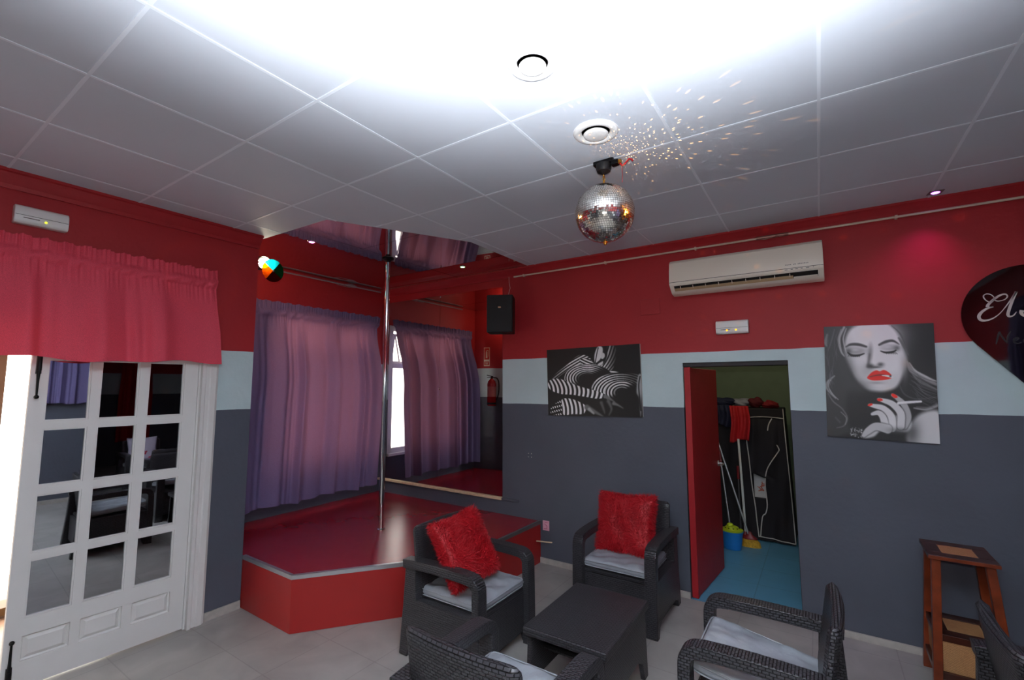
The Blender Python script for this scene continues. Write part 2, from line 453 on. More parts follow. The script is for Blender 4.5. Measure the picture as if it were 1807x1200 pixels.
# lintel with shade put into its dark colour, reveal strip in the same colour, and the red storeroom door standing open
w = MB(); w.bx(ox0, ox1, YB+.02, YB+.15, oz-.035, oz+.01); w.bx(ox1-.004, ox1+.01, YB+.03, YB+.15, 0, oz); struct('trim_5', w, mat('shaded frame', (40, 34, 36), .6), bevel=.003)
dr = thing('door_2', 'red flush storeroom door standing open against the doorway', 'door', (ox0+.006, 4.012, .008), R(-5)); dr['kind'] = 'structure'
MB().bx(0, .05, 0, .045, 0, oz-.045).build('door_jamb', M['red_paint'], dr, bevel=.004)
MB().bx(.004, .044, .048, .80, 0, oz-.05).build('door_leaf', M['red_paint'], dr, bevel=.003)
hd = MB(); hd.tube([(.044,.74,.96),(.085,.74,.96),(.095,.73,.96),(.095,.63,.96)], .009, 10); hd.lathe([(.026,0),(.026,.006),(.0,.006)], 20, Matrix.Translation((.044,.74,.96)) @ Matrix.Rotation(PI/2,4,'Y'))
hd.build('door_handle', M['alu'], dr)

# ------------------------------------------------------------------ french door
d1 = thing('door_1', 'white glazed french door leaf with twelve mirrored panes', 'door', (-3.795, 1.54, 0), -.045); d1['kind'] = 'structure'
# local: leaf runs along -y from y=0; faces +x
LW = .86; th = .04
cols = [(-.83+.04,-.63+.04), (-.585+.04,-.385+.04), (-.335+.04,-.125+.04)]
rows = [(.385,.70), (.74,1.065), (1.115,1.445), (1.49,1.86)]
lt = 2.03
f = MB()
ycuts = [-LW] + [v for c_ in cols for v in c_] + [0]
f.bx(-th,0,-LW,cols[0][0],.012,lt); f.bx(-th,0,cols[2][1],0,.012,lt)
f.bx(-th,0,cols[0][0],cols[2][1],rows[3][1],lt); f.bx(-th,0,cols[0][0],cols[2][1],.012,.155)
for a in range(2): f.bx(-th,0,cols[a][1],cols[a+1][0],.155,rows[3][1])
for a in range(3): 
    f.bx(-th,0,cols[a][0],cols[a][1],.29,rows[0][0])
    for k in range(3): f.bx(-th,0,cols[a][0],cols[a][1],rows[k][1],rows[k+1][0])
f.build('door_frame', M['white_paint'], d1, weld=False, smooth=False)
# glazing beads
for a in range(3):
    for k in range(4):
        y0,y1 = cols[a]; z0,z1 = rows[k]; t = .009
        bd = MB()
        for (p,q_,r_,s_) in ((y0,y0+t,z0,z1),(y1-t,y1,z0,z1),(y0+t,y1-t,z0,z0+t),(y0+t,y1-t,z1-t,z1)): bd.bx(-.016,-.005,p,q_,r_,s_)
        pn = MB().bx(-.022,-.016,y0+.001,y1-.001,z0+.001,z1-.001).build('door_pane', M['pane_mirror'], d1, smooth=False)
        bd.build('glazing_bead', M['white_paint'], pn, bevel=.002, weld=False)
    y0,y1 = cols[a]
    pm = MB(); 
    o4 = [(y0,.155),(y1,.155),(y1,.29),(y0,.29)]; i4 = [(y0+.028,.183),(y1-.028,.183),(y1-.028,.262),(y0+.028,.262)]
    vs = [(-.012,*p) for p in o4] + [(-.018,*p) for p in [(y0+.008,.163),(y1-.008,.163),(y1-.008,.282),(y0+.008,.282)]] + [(-.004,*p) for p in i4]
    pm.add(vs, [(r_*4+i,r_*4+(i+1)%4,(r_+1)*4+(i+1)%4,(r_+1)*4+i) for r_ in range(2) for i in range(4)] + [(8,9,10,11)])
    pm.build('door_panel', M['white_paint'], d1, smooth=False)
def bolt(z0, up):
    o = MB(); sg = 1 if up else -1; yb = -.83
    o.bx(.0,.014,yb-.012,yb+.012,min(z0,z0+sg*.11),max(z0,z0+sg*.11))
    o.tube([(.012,yb,z0+sg*.05),(.014,yb,z0-sg*.03),(.016,yb,z0-sg*.13)],[.012,.007,.005],10); o.ball((.018,yb,z0-sg*.135),.012)
    o.tube([(.012,yb,z0+sg*.11),(.012,yb,z0+sg*.02)],.013,10)
    return o.build('door_bolt', M['black_iron'], d1)
bolt(1.77, True); bolt(.14, False)
# moulded casing round the opening
cs = [(0,0),(.115,0),(.115,.012),(.10,.02),(.095,.03),(.06,.03),(.052,.022),(.03,.022),(.022,.034),(0,.034)]
w = MB(); w.prism(cs, 0, dz, lambda v: Vector((XL + v.y, 1.557 + v.x, v.z)))
w.bx(XL-.15, XL, 1.545, 1.562, 0, dz)
w.bx(XL-.12, XL-.045, 1.50, 1.546, .003, dz)
w.bx(XL, XL+.03, dy0, 1.557, dz-.01, dz+.09); w.bx(XL, XL+.03, dy0-.1, dy0, 0, dz+.09)
struct('trim_6', w, M['white_paint'], ang=20)
# vestibule outside the door
w = MB(); w.bx(-6.2, -3.8, -1.2, 1.8, -.1, -.001); struct('floor_porch', w, M['tan_floor'], smooth=False)
w = MB(); w.bx(-5.25,-5.1,-1.2,.775,0,2.6); w.bx(-5.25,-5.1,1.55,1.8,0,2.6); w.bx(-5.25,-5.1,.70,1.55,0,.03); w.bx(-5.25,-5.1,.70,1.55,2.45,2.6); struct('wall_porch', w, M['tan'], smooth=False)
w = MB(); w.bx(-5.25,-3.95,-1.2,1.8,2.6,2.7); struct('ceiling_porch', w, M['tan'], smooth=False)
w = MB(); w.bx(-5.1,-3.95,1.72,1.8,0,2.6); struct('wall_porch_side', w, M['tan'], smooth=False)
w = MB(); w.bx(-5.28,-5.08,.72,1.53,.02,.075); struct('trim_7', w, M['brown_wood'], bevel=.004)

# ------------------------------------------------------------------ curtains
def curtain(y0t, y1t, y0b, y1b, ztop, zbot, head, pocket, x, nf, amp, seed, gath=46, narrow=.06, hemw=.01, ny=260, nz=60, bulge=0.):
    """gathered curtain on a rod: ruffle, rod pocket and hanging folds. Hangs in a plane x=const, folds towards +x"""
    rnd = np.random.RandomState(seed)
    u = np.linspace(0,1,ny); k = np.arange(1,9)
    # irregular main folds
    warp = u + .035*np.sin(2*PI*(u*1.7+rnd.rand())) + .02*np.sin(2*PI*(u*3.9+rnd.rand()))
    ph = rnd.rand()*6
    fold = np.sin(2*PI*nf*warp+ph) + .45*np.sin(2*PI*nf*1.9*warp+ph*2) + .2*np.sin(2*PI*nf*3.3*warp)
    fine = np.sin(2*PI*gath*(u+.01*np.sin(9*u*PI)))+.6*np.sin(2*PI*gath*1.63*u+1)
    diag = rnd.rand(5)*6
    vs = []; Z = np.linspace(0,1,nz)
    # cluster rows in the heading
    hz = np.concatenate([np.linspace(ztop, ztop-head, 7, endpoint=False), np.linspace(ztop-head, ztop-head-pocket, 8, endpoint=False), np.linspace(ztop-head-pocket, zbot, nz)])
    for z in hz:
        t = (ztop-z)/(ztop-zbot)
        dpt = ztop - z
        # outline: pulled in just below the rod, spreading to the hem
        if dpt < head: e = 0
        elif dpt < head+pocket: e = narrow*(dpt-head)/pocket
        else: e = narrow*math.cos(min(1,(dpt-head-pocket)/(.45*(ztop-zbot)))*PI/2)
        yy = (y0t+(y0b-y0t)*t + e*.5) + u*((y1t+(y1b-y1t)*t) - (y0t+(y0b-y0t)*t) - e*1.2)
        if dpt < head:
            s_ = dpt/head; xo = .022*fine*(1-.75*s_)*.5 + .004*fold
            zo = .006*np.sin(2*PI*gath*.31*u+diag[0])*(1-s_)
        elif dpt < head+pocket:
            s_ = (dpt-head)/pocket; xo = .017*math.sin(PI*s_) + .005*np.sin(2*PI*(gath*.30*u+s_*.8+.3*np.sin(2*PI*3.1*u))) + .003*fine*(abs(s_-.5)*2)
            zo = 0*u
        else:
            s_ = min(1,(dpt-head-pocket)/.35); xo = amp*fold*(.25+.75*s_) + .004*fine*max(0,1-3*s_) + .02*s_ + bulge*(.5-.5*math.cos(PI*min(1,(dpt-head-pocket)/.75)))
            zo = hemw*np.sin(2*PI*2.3*u+diag[1])*t + .5*hemw*np.sin(2*PI*6*u+diag[2])*t
        for a in range(ny): vs.append((x+xo[a] if hasattr(xo,'__len__') else x+xo, yy[a], z+zo[a]))
    n = len(hz)
    fs = [(i*ny+j,i*ny+j+1,(i+1)*ny+j+1,(i+1)*ny+j) for i in range(n-1) for j in range(ny-1)]
    return MB().add(vs, fs)
cu = thing('curtain', 'purple gathered curtain hung over the window behind the pole stage', 'curtain', (0,0,0))
curtain(2.24, 3.885, 2.22, 3.765, 2.56, .53, .075, .085, -4.60, 5.0, .036, 3, bulge=.11).build('curtain_drape', M['purple'], cu, ang=180, weld=False, fix=False)
MB().tube([(-4.618,2.28,2.44),(-4.618,3.86,2.44)], .006, 10).build('curtain_rod', M['white_plastic'], cu)
va = thing('valance', 'short crimson gathered valance across the top of the french door', 'curtain', (0,0,0))
curtain(-.42, 1.59, -.44, 1.655, 2.555, 1.86, .065, .075, -3.715, 5.2, .026, 8, gath=70, narrow=.02, hemw=.012, ny=360).build('curtain_drape', M['pinkred'], va, ang=180, weld=False, fix=False)
MB().tube([(-3.735,-.42,2.453),(-3.735,1.585,2.453)], .005, 10).build('curtain_rod', M['white_plastic'], va)

# window behind the purple curtain
wi = thing('window_1', 'white framed window with a tilted top light behind the purple curtain', 'window', (XA-.05, 0, 0)); wi['kind'] = 'structure'
f = MB(); t = .07
for (a,b_,c_,d_) in ((wy0,wy0+t,wz0,wz1),(wy1-t,wy1,wz0,wz1),(wy0+t,wy1-t,wz0,wz0+t),(wy0+t,wy1-t,wz1-t,wz1),(wy0+t,wy1-t,1.93,1.99),(3.20,3.25,wz0+t,wz1-t)): f.bx(-.06,.055,a,b_,c_,d_)
f.build('window_frame', M['white_paint'], wi, bevel=.004, weld=False)
MB().bx(-.012,-.006,wy0+t,wy1-t,wz0+t,1.93).build('window_pane', M['glass'], wi, smooth=False)
sa = MB(); t2 = .035
for (a,b_,c_,d_) in ((3.25,3.25+t2,0,.40),(wy1-t-t2,wy1-t,0,.40),(3.25+t2,wy1-t-t2,0,t2),(3.25+t2,wy1-t-t2,.40-t2,.40)): sa.bx(-.015,.015,a,b_,c_,d_)
so = sa.build('window_sash', M['white_paint'], wi, weld=False, smooth=False); so.location = (.0,0,1.99); so.rotation_euler = (0,R(8),0); so.location.x = -.02
st = MB(); st.tube([(.0,wy1-t-.16,2.0),(.045,wy1-t-.03,2.38)], .011, 8); st.build('window_stay', M['white_paint'], wi)
MB().bx(-.05,.09,wy0,wy1,wz0-.03,wz0+.005).build('window_sill', M['white_paint'], wi, bevel=.004)

# ------------------------------------------------------------------ stage
ZS = .385
sp = [(XA+.002,2.062),(-3.80,1.934),(-3.12,1.925),(-2.36,2.89),(-2.33,3.998),(XA+.002,3.998)]
stg = thing('stage', 'low red corner stage with an angled front and metal edge strip', 'stage', (0,0,0))
MB().prism(sp, .002, ZS-.012).build('stage_base', M['stage_side'], stg, smooth=False)
MB().prism(sp, ZS-.012, ZS).build('stage_top', M['stage'], stg, smooth=False)
def edge_strip(a, b_, m):
    a, b_ = Vector((*a,0)), Vector((*b_,0)); t = (b_-a).normalized(); n = Vector((t.y,-t.x,0))
    o = MB(); L_ = (b_-a).length
    Mx = Matrix((t,n,Vector((0,0,1)))).transposed()
    def bb(x0,x1,y0,y1,z0,z1): o.box(a+Mx@Vector(((x0+x1)/2,(y0+y1)/2,(z0+z1)/2)), (x1-x0,y1-y0,z1-z0), Mx)
    bb(-.001,L_+.001,-.022,.003,ZS,ZS+.003); bb(-.001,L_+.001,.0,.003,ZS-.026,ZS+.0032)
    return o.build('edge_strip', m, stg, weld=False, smooth=False)
edge_strip(sp[1],sp[2],M['alu']); edge_strip(sp[2],sp[3],M['alu']); edge_strip(sp[3],sp[4],M['dark_alu'])
po = thing('dance_pole', 'polished chrome pole from the red stage to the mirrored ceiling', 'pole', (-3.42,2.966,ZS))
MB().tube([(0,0,0),(0,0,1.2),(0,0,H-ZS+.001)], .0235, 24).build('pole_tube', M['chrome'], po)
MB().lathe([(.055,H-ZS-.001),(.055,H-ZS-.008),(.03,H-ZS-.02),(.0235,H-ZS-.035)], 28).build('pole_flange', M['black_iron'], po)
MB().lathe([(.034,0),(.034,.006),(.0237,.012)], 28).build('pole_base', M['chrome'], po)

# wall mirror, two sheets with ledge
mz0, mz1 = .555, 2.755
a = MB().bx(XA+.01,-3.676,3.992,3.998,mz0,mz1).build('wall_mirror', M['mirror'], smooth=False); tag(a,'tall wall mirror sheet behind the pole, showing the purple curtain and window','mirror','wall mirrors at the back of the stage')
a = MB().bx(-3.673,-2.778,3.992,3.998,mz0,mz1).build('wall_mirror', M['mirror'], smooth=False); tag(a,'tall wall mirror sheet next to the black loudspeaker, showing the fire extinguisher','mirror','wall mirrors at the back of the stage')
MB().bx(XA+.01,-2.780,3.968,4.0,mz0-.028,mz0-.002).build('mirror_ledge', M['pale_wood'], bevel=.003)
tag(bpy.data.objects['mirror_ledge'],'pale wooden strip under the stage wall mirrors','ledge')
MB().bx(-2.777,-2.575,3.975,4.0,mz0-.026,mz0-.002).build('ledge_end', mat('slate painted strip',C_SLATE,.6), bevel=.003)
tag(bpy.data.objects['ledge_end'],'short grey painted batten continuing the mirror strip towards the armchair','batten')
for zz, nm in ((2.74,'shiny chrome dot at the top of the seam between the wall mirrors'),(1.66,'shiny chrome dot halfway down the seam between the wall mirrors')):
    o = MB().ball((-3.6745,3.988,zz),.011,14,8,(.8,.45,1.2)).build('seam_dot', M['chrome']); tag(o,nm,'clip','dots on the wall mirror seam')  # small chrome dots on the seam

# ------------------------------------------------------------------ armchairs
def superq(n=28, p=4):
    out = []
    for i in range(n):
        a = 2*PI*i/n; c_, s_ = math.cos(a), math.sin(a)
        out.append((math.copysign(abs(c_)**(2/p),c_)*.5, math.copysign(abs(s_)**(2/p),s_)*.5))
    return out
RS = superq(32, 12)
def rsec(w_, h_): return [(x_*w_, y_*h_) for x_, y_ in RS]
AH = .595
def make_chair():
    t = thing('armchair', '', 'armchair', (0,0,0), 0, 'woven plastic armchairs round the low tables')
    for s_ in (-1, 1):
        q = MB()
        path = cat_rom([(-.285,.556),(-.20,.563),(-.02,.569),(.15,.568),(.245,.562),(.278,.550),(.296,.528),(.302,.49),(.304,.36),(.306,.2),(.308,.0)], 4)
        q.sweep([(s_*.272, p[0], p[1]) for p in path], rsec(.082,.054), (1,0,0))
        q.build('arm', M['rattan'], t, ang=60)
        q = MB()
        # panel below the arm with legs and an arched cut-out
        pts = [(-.315,0),(-.245,0),(-.225,.055),(-.18,.075),(.2,.075),(.245,.055),(.262,.0),(.31,.0),(.30,.355),(-.175,.355),(-.185,.545),(-.275,.55),(-.29,.3)]
        q.prism(pts, -.028, .028, lambda v, s_=s_: Vector((s_*.274 + v.z + s_*(.5-v.y)*.012, v.x, v.y)))
        q.build('side_panel', M['rattan'], t, bevel=.008)
    q = MB()
    prof = [(-.255,.085),(-.255,.70),(-.252,.738),(-.235,.758),(.235,.758),(.252,.738),(.255,.70),(.255,.085)]
    rings = 12
    def back_T(v):
        z = v.y; k = max(0,(z-.33)/.43); bow = (1-(v.x/.255)**2)*.02*k
        return Vector((v.x, -.185 - .062*k - bow + v.z, z))
    # gridded slab so it can bow
    nx_, nz_ = 22, 30; vs = []
    for side in (0,1):
        for i in range(nz_+1):
            z = .30 + (.775-.30)*i/nz_
            rr = 0.
            if z > .745: rr = .022*(1-math.sqrt(max(0,1-((z-.745)/.031)**2)))
            hw = .262 - rr
            for j in range(nx_+1):
                x_ = -hw + 2*hw*j/nx_
                e = min(1, (hw-abs(x_))/.02) ; e2 = min(1,(.775-z)/.02)
                d_ = .024*(.35+.65*math.sqrt(max(0,e)))*(.35+.65*math.sqrt(max(0,e2)))
                vs.append(back_T(Vector((x_, z, -d_ if side else d_))))
    W_ = nx_+1; N_ = W_*(nz_+1); fs = []
    for i in range(nz_):
        for j in range(nx_):
            a_ = i*W_+j; fs += [(a_,a_+1,a_+W_+1,a_+W_), (N_+a_,N_+a_+W_,N_+a_+W_+1,N_+a_+1)]
    for i in range(nz_): fs += [(i*W_,(i+1)*W_,N_+(i+1)*W_,N_+i*W_),(i*W_+nx_,N_+i*W_+nx_,N_+(i+1)*W_+nx_,(i+1)*W_+nx_)]
    for j in range(nx_): fs += [(nz_*W_+j,nz_*W_+j+1,N_+nz_*W_+j+1,N_+nz_*W_+j),(j,N_+j,N_+j+1,j+1)]
    q.add(vs, fs); q.build('backrest', M['rattan'], t, ang=50)
    q = MB(); q.bx(-.246,.246,-.24,.288,.325,.352); q.build('seat', M['rattan'], t, bevel=.006)
    q = MB(); q.bx(-.246,.246,.262,.29,.075,.324); q.build('front_panel', M['rattan'], t, bevel=.006)
    q = MB(); q.bx(-.246,.246,-.262,-.238,.075,.324); q.build('rear_panel', M['rattan'], t, bevel=.006)
    return t
def pillow_mesh(w_, d_, h_, n=26, p=4, pinch=.0, crown=.0, seed=0, wr=.004):
    rnd = np.random.RandomState(seed); ph = rnd.rand(6)*6
    vs = []; fs = []
    for side in (1,-1):
        for i in range(n+1):
            for j in range(n+1):
                u, v = -1+2*i/n, -1+2*j/n
                e = ((1-abs(u)**p)*(1-abs(v)**p))
                zz = side*h_/2*max(0,e)**.45 
                k = 1-pinch*(1-v*v) if True else 1
                x_ = w_/2*u*(1-pinch*(1-abs(v))**1.0*abs(u)**6); y_ = d_/2*v*(1-pinch*(1-abs(u))*abs(v)**6)
                wv = wr*(math.sin(9*u+5*v+ph[0])+.6*math.sin(14*v-6*u+ph[1])+.5*math.sin(21*u+ph[2])*abs(v))*max(0,e)**.5
                vs.append((x_, y_, zz + (wv if side > 0 else 0) + crown*(1-u*u)*(1-v*v)))
    N_ = (n+1)**2
    for i in range(n):
        for j in range(n):
            a_ = i*(n+1)+j; fs += [(a_,a_+n+1,a_+n+2,a_+1),(N_+a_,N_+a_+1,N_+a_+n+2,N_+a_+n+1)]
    return vs, fs
def make_seat_cushion(seed):
    t = thing('seat_cushion', '', 'cushion', (0,0,0), 0, 'silver grey seat cushions on the armchairs')
    vs, fs = pillow_mesh(.488,.50,.068,44,14,.0,0,seed,.0045)
    cb_=MB().add(vs,fs).build('cushion_body', M['cushion'], t, ang=70)
    q = MB()
    for z in (.017,-.017):
        n = 60; path = []
        for i in range(n+1):
            a = 2*PI*i/n; c_,s_ = math.cos(a),math.sin(a)
            path.append((math.copysign(abs(c_)**(2/14),c_)*.2445, math.copysign(abs(s_)**(2/14),s_)*.2505, z))
        q.tube(path,.0035,6,False)
    q.build('cushion_piping', M['cushion'], cb_)
    return t
chairs = [  # x, y, facing angle (local +y -> facing), label, cushion label
 (-2.012,2.493,-PI/2,'charcoal woven armchair beside the red stage, holding a tilted red fur cushion','silver grey seat cushion under the tilted red fur cushion, by the stage'),
 (-1.30,3.565,PI,'charcoal woven armchair against the slate wall next to the storeroom doorway','silver grey seat cushion on the armchair against the slate wall'),
 (-1.128,1.597,0,'charcoal woven armchair seen from behind, facing the wall across the low table','silver grey seat cushion on the armchair with its back to the viewer'),
 (-.252,2.474,PI/2,'charcoal woven armchair with a bare grey cushion in front of the storeroom doorway','creased silver grey seat cushion on the armchair in front of the storeroom doorway'),
 (.782,2.615,-PI/2,'charcoal woven armchair beside the wooden stool, only its back edge showing','silver grey seat cushion on the armchair beside the wooden stool'),
 (2.05,2.62,PI/2,'charcoal woven armchair seen only as a reflection in the door panes, with a floral cushion','silver grey seat cushion under the floral cushion in the door reflection'),
]
proto = None; cproto = None
for (x_,y_,a_,lb,cl) in chairs:
    if proto is None: proto = o = make_chair()
    else: o = copy_tree(proto)
    o.location = (x_,y_,0); o.rotation_euler = (0,0,a_); o['label'] = lb
    if cproto is None: cproto = q = make_seat_cushion(2)
    else: q = copy_tree(cproto)
    f_ = Vector((-math.sin(a_), math.cos(a_), 0))
    q.location = Vector((x_,y_,.352+.0345)) + f_*.042; tl=.17 if 'creased' in cl else .07 if 'viewer' in cl else 0
    q.rotation_euler = (tl,0,a_); q.location.z += tl*.25; q['label'] = cl

# fur cushions
def fur_cushion(label, center, xax, yax, size, seed):
    n = Vector(xax).cross(Vector(yax)).normalized(); x_ = Vector(xax).normalized(); y_ = n.cross(x_)
    t = thing('fur_cushion', label, 'cushion', center, 0, 'red fur cushions')
    t.rotation_euler = Matrix((x_,y_,n)).transposed().to_euler()
    vs, fs = pillow_mesh(size,size,.125,30,3,.10,0,seed,.004)
    cb_=MB().add(vs,fs).build('cushion_body', M['fur'], t, ang=180)
    rnd = random.Random(seed); q = MB(); V = [Vector(v) for v in vs]
    fc = []
    for f_ in fs:
        a,b_,c_,d_ = [V[i] for i in f_]; ar = ((c_-a).cross(d_-b_)).length/2; fc.append((f_,ar))
    tot = sum(a for _,a in fc); verts=[]; faces=[]
    for f_,ar in fc:
        a,b_,c_,d_ = [V[i] for i in f_]; k = ar/tot*12000; cnt = int(k)+(rnd.random()<k-int(k))
        nn = (c_-a).cross(d_-b_)
        if nn.length < 1e-12: continue
        nn.normalize()
        for _ in range(cnt):
            u,v = rnd.random(),rnd.random()
            p = a*(1-u)*(1-v)+b_*u*(1-v)+c_*u*v+d_*(1-u)*v
            lat = Vector((math.sin(p.x*23+seed)+rnd.uniform(-.9,.9), math.cos(p.y*19+p.x*9)+rnd.uniform(-.9,.9), rnd.uniform(-.5,.5)))*.75
            d1_ = (nn+lat*.7).normalized(); d2_ = (nn*.5+lat).normalized()
            L_ = rnd.uniform(.018,.036); wd = rnd.uniform(.0010,.0019)
            sd = d1_.cross(Vector((rnd.uniform(-1,1),rnd.uniform(-1,1),rnd.uniform(-1,1)))).normalized()*wd
            m1 = p+d1_*L_*.55; tip = m1+d2_*L_*.5; o_ = len(verts)
            verts += [p-sd,p+sd,m1+sd*.8,m1-sd*.8,tip]; faces += [(o_,o_+1,o_+2,o_+3),(o_+3,o_+2,o_+4)]
    q.add(verts,faces); q.build('fur_pile', M['fur'], cb_, smooth=False, weld=False, fix=False, kind='stuff')
    return t
def corners(P1,P2,P3,P4):
    P1,P2,P3,P4 = map(Vector,(P1,P2,P3,P4)); return (P1+P2+P3+P4)/4, (P2+P3-P1-P4), (P1+P2-P3-P4)
c_, xa, ya = corners((-2.09,2.235,.835),(-2.09,2.60,.845),(-1.86,2.625,.475),(-1.885,2.215,.445))
fur_cushion('red fur cushion tilted in the armchair beside the stage', c_, xa, ya, .43, 3)
c_, xa, ya = corners((-1.545,3.66,.80),(-1.085,3.66,.81),(-1.10,3.53,.44),(-1.56,3.53,.435))
fur_cushion('red fur cushion upright in the armchair against the slate wall', c_, xa, ya, .455, 9)
# floral cushion, seen in the door's panes
t = thing('floral_cushion','pale floral cushion seen in the door panes\' reflection','cushion',(2.20,2.62,.62))
t.rotation_euler = (0,R(-72),0)
vs,fs = pillow_mesh(.42,.42,.12,24,3,.1,0,5,.003); fb_=MB().add(vs,fs).build('cushion_body', M['floral'], t, ang=180)
rn = random.Random(3)
for k in range(8):
    q = MB(); cx,cy = rn.uniform(-.14,.14),rn.uniform(-.14,.14)
    for p in range(5):
        a=2*PI*p/5; q.ball((cx+.022*math.cos(a),cy+.022*math.sin(a),.058*(1-(abs(cx)+abs(cy))*1.2)+.004),.016,8,5,(1,1,.25))
    q.build('printed_flower', M['floral_red'], fb_)

# low table
tb = thing('coffee_table','low charcoal woven plastic table between the armchairs','table',(-1.155,2.52,0))
TW, TD, TH = .475, .665, .42
MB().bx(-TW/2,TW/2,-TD/2,TD/2,TH-.045,TH).build('table_top', M['rattan'], tb, bevel=.010, seg=3)
for sx in (-1,1):
    q = MB(); pts=[(-TD/2+.012,0),(-TD/2+.07,0),(-TD/2+.10,.10),(-TD/2+.16,.14),(TD/2-.16,.14),(TD/2-.10,.10),(TD/2-.07,0),(TD/2-.012,0),(TD/2-.02,TH-.045),(-TD/2+.02,TH-.045)]
    q.prism(pts,-.014,.014,lambda v,sx=sx: Vector((sx*(TW/2-.03+(.2-v.y)*.02)+v.z, v.x, v.y))); q.build('table_leg', M['rattan'], tb, bevel=.005)
q = MB(); q.bx(-TW/2+.045,TW/2-.045,-.2,.2,TH-.16,TH-.145); q.build('table_shelf', M['rattan'], tb, bevel=.004)

# ------------------------------------------------------------------ wooden stool
sl = thing('bar_stool','tall wooden stool with cane seat and cane box foot against the slate wall','stool',(.605,3.70,0),R(-1))
zt=.75
def splay(sx,sy,z): k=(zt-z)/zt; return (sx*(.108+.045*k), sy*(.122+.05*k), z)
for sx in(-1,1):
    for sy in(-1,1):
        q=MB(); a=Vector(splay(sx,sy,0)); b_=Vector(splay(sx,sy,zt-.022)); hw=.02
        vs=[a+Vector((i*hw,j*hw,0)) for i,j in((-1,-1),(1,-1),(1,1),(-1,1))]+[b_+Vector((i*hw,j*hw,0)) for i,j in((-1,-1),(1,-1),(1,1),(-1,1))]
        q.add(vs,[(3,2,1,0),(4,5,6,7),(0,1,5,4),(1,2,6,5),(2,3,7,6),(3,0,4,7)]); q.build('leg',M['wood'],sl,bevel=.003)
q=MB(); q.bx(-.145,.145,-.165,-.085,zt-.022,zt); q.bx(-.145,.145,.085,.165,zt-.022,zt); q.bx(-.145,-.075,-.085,.085,zt-.022,zt); q.bx(.075,.145,-.085,.085,zt-.022,zt)
q.build('seat_frame',M['dark_wood'],sl,bevel=.003,weld=False)
MB().bx(-.145,.145,-.168,-.1645,zt-.02,zt-.003).build('seat_edge',M['wood'],sl)
MB().bx(-.075,.075,-.085,.085,zt-.012,zt-.003).build('seat',M['cane'],sl,smooth=False)
q=MB()
for z in(.315,.12):
    k=(zt-z)/zt; X=.108+.045*k; Y=.122+.05*k
    q.bx(-X,X,-Y-.012,-Y+.012,z-.018,z+.018); q.bx(-X,X,Y-.012,Y+.012,z-.018,z+.018); q.bx(-X-.012,-X+.012,-Y,Y,z-.018,z+.018); q.bx(X-.012,X+.012,-Y,Y,z-.018,z+.018)
q.build('box_rails',M['dark_wood'],sl,bevel=.002,weld=False)
X,Y=.136,.152
for nm,args in(('a',(-X,X,-Y-.003,-Y+.003,.13,.305)),('b',(-X,X,Y-.003,Y+.003,.13,.305)),('c',(-X-.003,-X+.003,-Y,Y,.13,.305)),('d',(X-.003,X+.003,-Y,Y,.13,.305))):
    MB().bx(*args).build('cane_panel',M['cane'],sl,smooth=False)
q=MB(); q.bx(-X,X,-Y,-.09,.318,.333); q.bx(-X,X,.09,Y,.318,.333); q.bx(-X,-.08,-.09,.09,.318,.333); q.bx(.08,X,-.09,.09,.318,.333); q.build('step_frame',M['dark_wood'],sl,bevel=.002,weld=False)
MB().bx(-.08,.08,-.09,.09,.32,.329).build('step_cane',M['cane'],sl,smooth=False)

# ------------------------------------------------------------------ wall fittings
# air conditioner
ac = thing('air_conditioner','cream wall air conditioner above the storeroom doorway','air conditioner',(-.452,3.998,0))
AX=.525; zt_,zb_=2.725,2.440
prof=[(0,zb_+.03),(0,zt_),(-.10,zt_),(-.165,zt_-.008),(-.19,zt_-.03),(-.205,zt_-.10),(-.213,zt_-.19),(-.210,zt_-.208),(-.202,zt_-.218),(-.150,zb_+.024),(-.128,zb_+.008),(-.06,zb_)]
MB().prism(prof,-AX,AX,lambda v:Vector((v.z,v.x,v.y))).build('ac_body',M['cream'],ac,ang=30,bevel=.004)
MB().bx(-AX+.002,AX-.002,-.2135,-.20,zt_-.196,zt_-.193).build('seam',M['dark_gap'],ac,smooth=False)
q=MB(); q.prism([(-.1985,2.4995),(-.1555,2.4655),(-.150,2.472),(-.190,2.506)],-AX+.035,AX-.035,lambda v:Vector((v.z,v.x,v.y))); slot=q.build('outlet_slot',M['dark_gap'],ac,smooth=False)
lv=MB(); lv.box((-.075,-.1725,2.474),(.83,.004,.030),Euler((R(52),0,0)).to_matrix()); lv.build('louver',mat('beige louver',(186,158,120),.5),ac,bevel=.002)
lv=MB(); lv.box((.415,-.166,2.469),(.145,.004,.016),Euler((R(52),0,0)).to_matrix()); lv.build('louver',M['cream'],ac,bevel=.002)
for k in range(9): MB().box((-.44+.095*k,-.186,2.487),(.004,.008,.026),Euler((R(52),0,0)).to_matrix()).build('vane',M['cream'],slot,smooth=False)
mat('grey print',(120,112,108),.5)
for k,wd in((.30,.018),(.335,.012),(.365,.016),(.395,.012),(.43,.02),(.465,.006)): MB().box((k,-.2125,zt_-.203),(wd,.002,.005)).build('indicator_mark',bpy.data.materials['grey print'],ac,smooth=False)
q=MB()
for k in range(15):
    if k in(4,7):continue
    q.box((.30+k*.0095,-.2105,zt_-.168),(.006,.0016,.006 if k%3 else .009))
q.build('maker_lettering',bpy.data.materials['grey print'],ac,weld=False,smooth=False)

